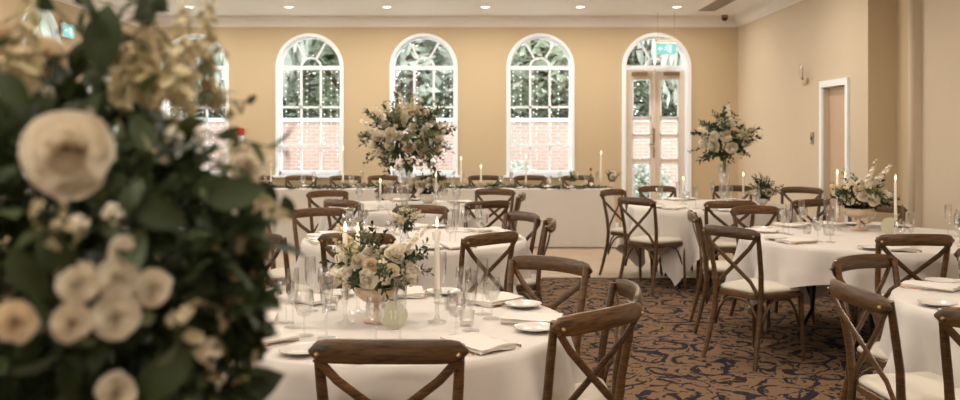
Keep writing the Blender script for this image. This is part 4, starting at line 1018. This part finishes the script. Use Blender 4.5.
# ------------------------------------------------------------------ the big out-of-focus arrangement in the foreground
FGX, FGY = -.44, .90
t = thing('tall_glass_vase', 'tall clear glass vase under the blurred foreground flowers', 'vase', (FGX, FGY, Z0))
MB().lathe([(.085, 0), (.085, .008), (.03, .02), (.045, .05)], 20, capb=True).build('base', M['glass'], t, smooth=True)
MB().lathe([(.045, .05), (.05, .25), (.07, .40), (.067, .40), (.047, .25)], 20).build('body', M['glass'], t, smooth=True)
fgz = Z0+.35
fg = thing('foreground_flowers', 'huge blurred rose and leaf arrangement filling the left foreground', 'flowers', (FGX, FGY, fgz)); rd = random.Random(3)
CC = Vector((-.455, .92, 1.345)); RR = Vector((.235, .22, .22))
def surf(px, py):
    """nearest point of the arrangement's ellipsoid along the view ray, or its closest approach"""
    d = Vector(((px-480)/F, 1, -(py-HZ)/F)); o = Vector((0, 0, EYE))
    A = sum((d[i]/RR[i])**2 for i in range(3)); B = sum(2*(o[i]-CC[i])*d[i]/RR[i]**2 for i in range(3)); Cq = sum(((o[i]-CC[i])/RR[i])**2 for i in range(3))-1
    dis = B*B-4*A*Cq; s = (-B-sqrt(dis))/(2*A) if dis > 0 else -B/(2*A); p = o+d*s
    n = Vector([(p[i]-CC[i])/RR[i]**2 for i in range(3)]).normalized(); return p, n, s
def fgput(px, py, rpx, key, name, toward=.6, jit=.2, base=.04, push=0.0):
    p, n, s = surf(px, py); p = p+(p-Vector((0, 0, EYE))).normalized()*push
    nn = (n*(1-toward)+(Vector((0, 0, EYE))-p).normalized()*toward)
    return put(fg, key, name, p-Vector(fg.location), nn, rpx*s/F/base, rd, jit)
for px, py, r_, key in ((68, 152, 54, 'rose0'), (78, 283, 26, 'rose1'), (118, 278, 27, 'rose2'), (126, 254, 22, 'rose0'), (153, 288, 23, 'rose1'), (116, 316, 30, 'rose2'), (72, 322, 24, 'rose0'), (117, 392, 24, 'rose1'),
                        (14, 322, 26, 'rosep'), (47, 58, 26, 'rosep'), (246, 170, 19, 'rose1'), (4, 40, 20, 'rosep'), (212, 97, 17, 'rosep')):
    fgput(px, py, r_, key, 'rose', .75, .12, .063)
for px, py, r_, key in ((196, 330, 28, 'spray1'), (228, 354, 28, 'spray1'), (205, 352, 22, 'spray2'), (250, 248, 22, 'spray1'), (256, 215, 18, 'spray2'), (238, 270, 18, 'spray1'), (225, 155, 12, 'spray0'), (172, 118, 11, 'spray0'), (174, 136, 11, 'spray0'), (203, 136, 11, 'spray0'),
                        (120, 46, 15, 'spray2'), (50, 212, 18, 'spray1'), (78, 226, 16, 'spray2'), (60, 235, 16, 'spray1'), (112, 215, 16, 'spray2'), (150, 62, 20, 'spray1'), (215, 60, 14, 'spray1'), (140, 30, 15, 'spray2'), (172, 60, 16, 'spray1'), (230, 105, 15, 'spray1'), (150, 90, 15, 'spray2'), (20, 30, 16, 'spray1'), (240, 395, 12, 'spray0'), (165, 160, 5, 'spray0'), (48, 92, 6, 'spray0'), (90, 112, 5, 'spray0'), (180, 120, 10, 'spray1'), (262, 300, 16, 'spray2'), (268, 165, 12, 'spray2'), (235, 215, 12, 'spray2'), (190, 90, 14, 'spray1'), (110, 75, 12, 'spray2')):
    fgput(px, py, r_, key, 'blossom_spray', .6, .2, .04)
def fgspire(px0, py0, px1, py1, key):
    p0, n0, s0 = surf(px0, py0); p1, n1, s1 = surf(px1, py1); v = p1-p0; o = put(fg, key, 'stock_stem', p0-Vector(fg.location), v, v.length/.22, rd, .02); return o
for a_ in ((175, 130, 190, 5, 'spire0'), (150, 110, 150, 12, 'spire0'), (200, 110, 208, -10, 'spire0'), (225, 150, 268, 150, 'spire1'), (215, 250, 262, 190, 'spire0'), (225, 330, 262, 235, 'spire0'), (15, 100, 12, 0, 'spire0'), (225, 190, 285, 205, 'spire0'), (180, 90, 165, 15, 'spire0'), (130, 110, 115, 35, 'spire0')): fgspire(*a_)
# dense dark heart of the arrangement
core(fg, RR.x*.93, RR.y*.88, RR.z*.92, CC-Vector(fg.location), M['leaf_dark'], 5, 2200, .036)
core(fg, RR.x*.98, RR.y*.92, RR.z*.95, CC-Vector(fg.location), M['leaf_mid'], 6, 160, .03)
for px_, py_, k_ in ((205, 375, .04), (215, 320, .035), (222, 245, .03)):
    p_, n_, s_ = surf(px_, py_); p_ = p_-Vector((0, -.03, 0)); core(fg, k_, k_, k_*1.1, p_-Vector(fg.location), M['leaf_dark'], int(px_), 120, .024)
# leafy sprigs with separate leaves, mostly on the side facing the room
nl = 0
for k in range(46):
    while True:
        px = rd.uniform(-20, 275); py = rd.uniform(-10, 400)
        lim = 215+ (py/400)*60 if py < 300 else 260
        if px < lim and not (py < 80 and 55 < px < 90): break
    p, n, s = surf(px, py); p = p-n*.07
    tg = Vector((rd.uniform(-.6, 1), 0, rd.uniform(-.8, .8))); tg = (tg-n*tg.dot(n)).normalized()
    st = put(fg, 'stem_fg', 'leaf_sprig', p-Vector(fg.location), n*.30+tg, rd.uniform(.7, 1.0), rd, .15)
    kind = rd.choice(('leaf_big', 'leaf_med', 'leaf_med', 'leaf_euc'))
    for q in range(6):
        v = .2+.8*q/5; lf = bpy.data.objects.new('leaf', FM[kind]); C.objects.link(lf); lf.parent = st; lf.location = (.02*v*v, 0, .14*v)
        lf.rotation_euler = (Matrix.Rotation(q*2.4, 3, 'Z') @ Matrix.Rotation(radians(rd.uniform(20, 60)), 3, 'X')).to_euler(); lf.scale = (rd.uniform(.5, .8),)*3; nl += 1
def fgleaf(px, py, lpx, dirx, dirz, key='leaf_big', push=0):
    p, n, s = surf(px, py); d = Vector((dirx, -.1, dirz)).normalized(); yv = d; zv = (Vector((0, -1, .2))-d*d.dot(Vector((0, -1, .2)))).normalized(); xv = yv.cross(zv)
    R_ = Matrix((xv, yv, zv)).transposed(); o = bpy.data.objects.new('leaf', FM[key]); C.objects.link(o); o.parent = fg; o.location = p-Vector(fg.location); o.rotation_euler = R_.to_euler()
    sc = lpx*s/F/.085; o.scale = (sc*1.1, sc, sc)
for a_ in ((103, 75, 72, .02, 1), (215, 400, 70, .9, .35), (85, 40, 40, -.3, -1), (260, 180, 30, .5, -.8), (284, 195, 26, .3, -.9), (240, 320, 40, .8, -.3), (10, 250, 60, .6, -.8), (30, 110, 50, -.5, .6), (140, 400, 70, .6, .6), (200, 395, 60, -.2, .9), (250, 330, 34, .3, -.9), (205, 200, 60, .9, .2), (255, 290, 30, .8, -.5), (40, 230, 60, .5, -.7), (160, 220, 55, -.6, .4), (130, 200, 60, .5, -.2)): fgleaf(*a_)
stb = MB()
for k in range(9): a = k*.7; stb.tube([(cos(a)*.02, sin(a)*.02, -.28), (cos(a)*.03, sin(a)*.03, 0), (cos(a)*.07, sin(a)*.07, .16)], .0035, 5)
stb.build('stems', M['stem'], fg)['kind'] = 'stuff'
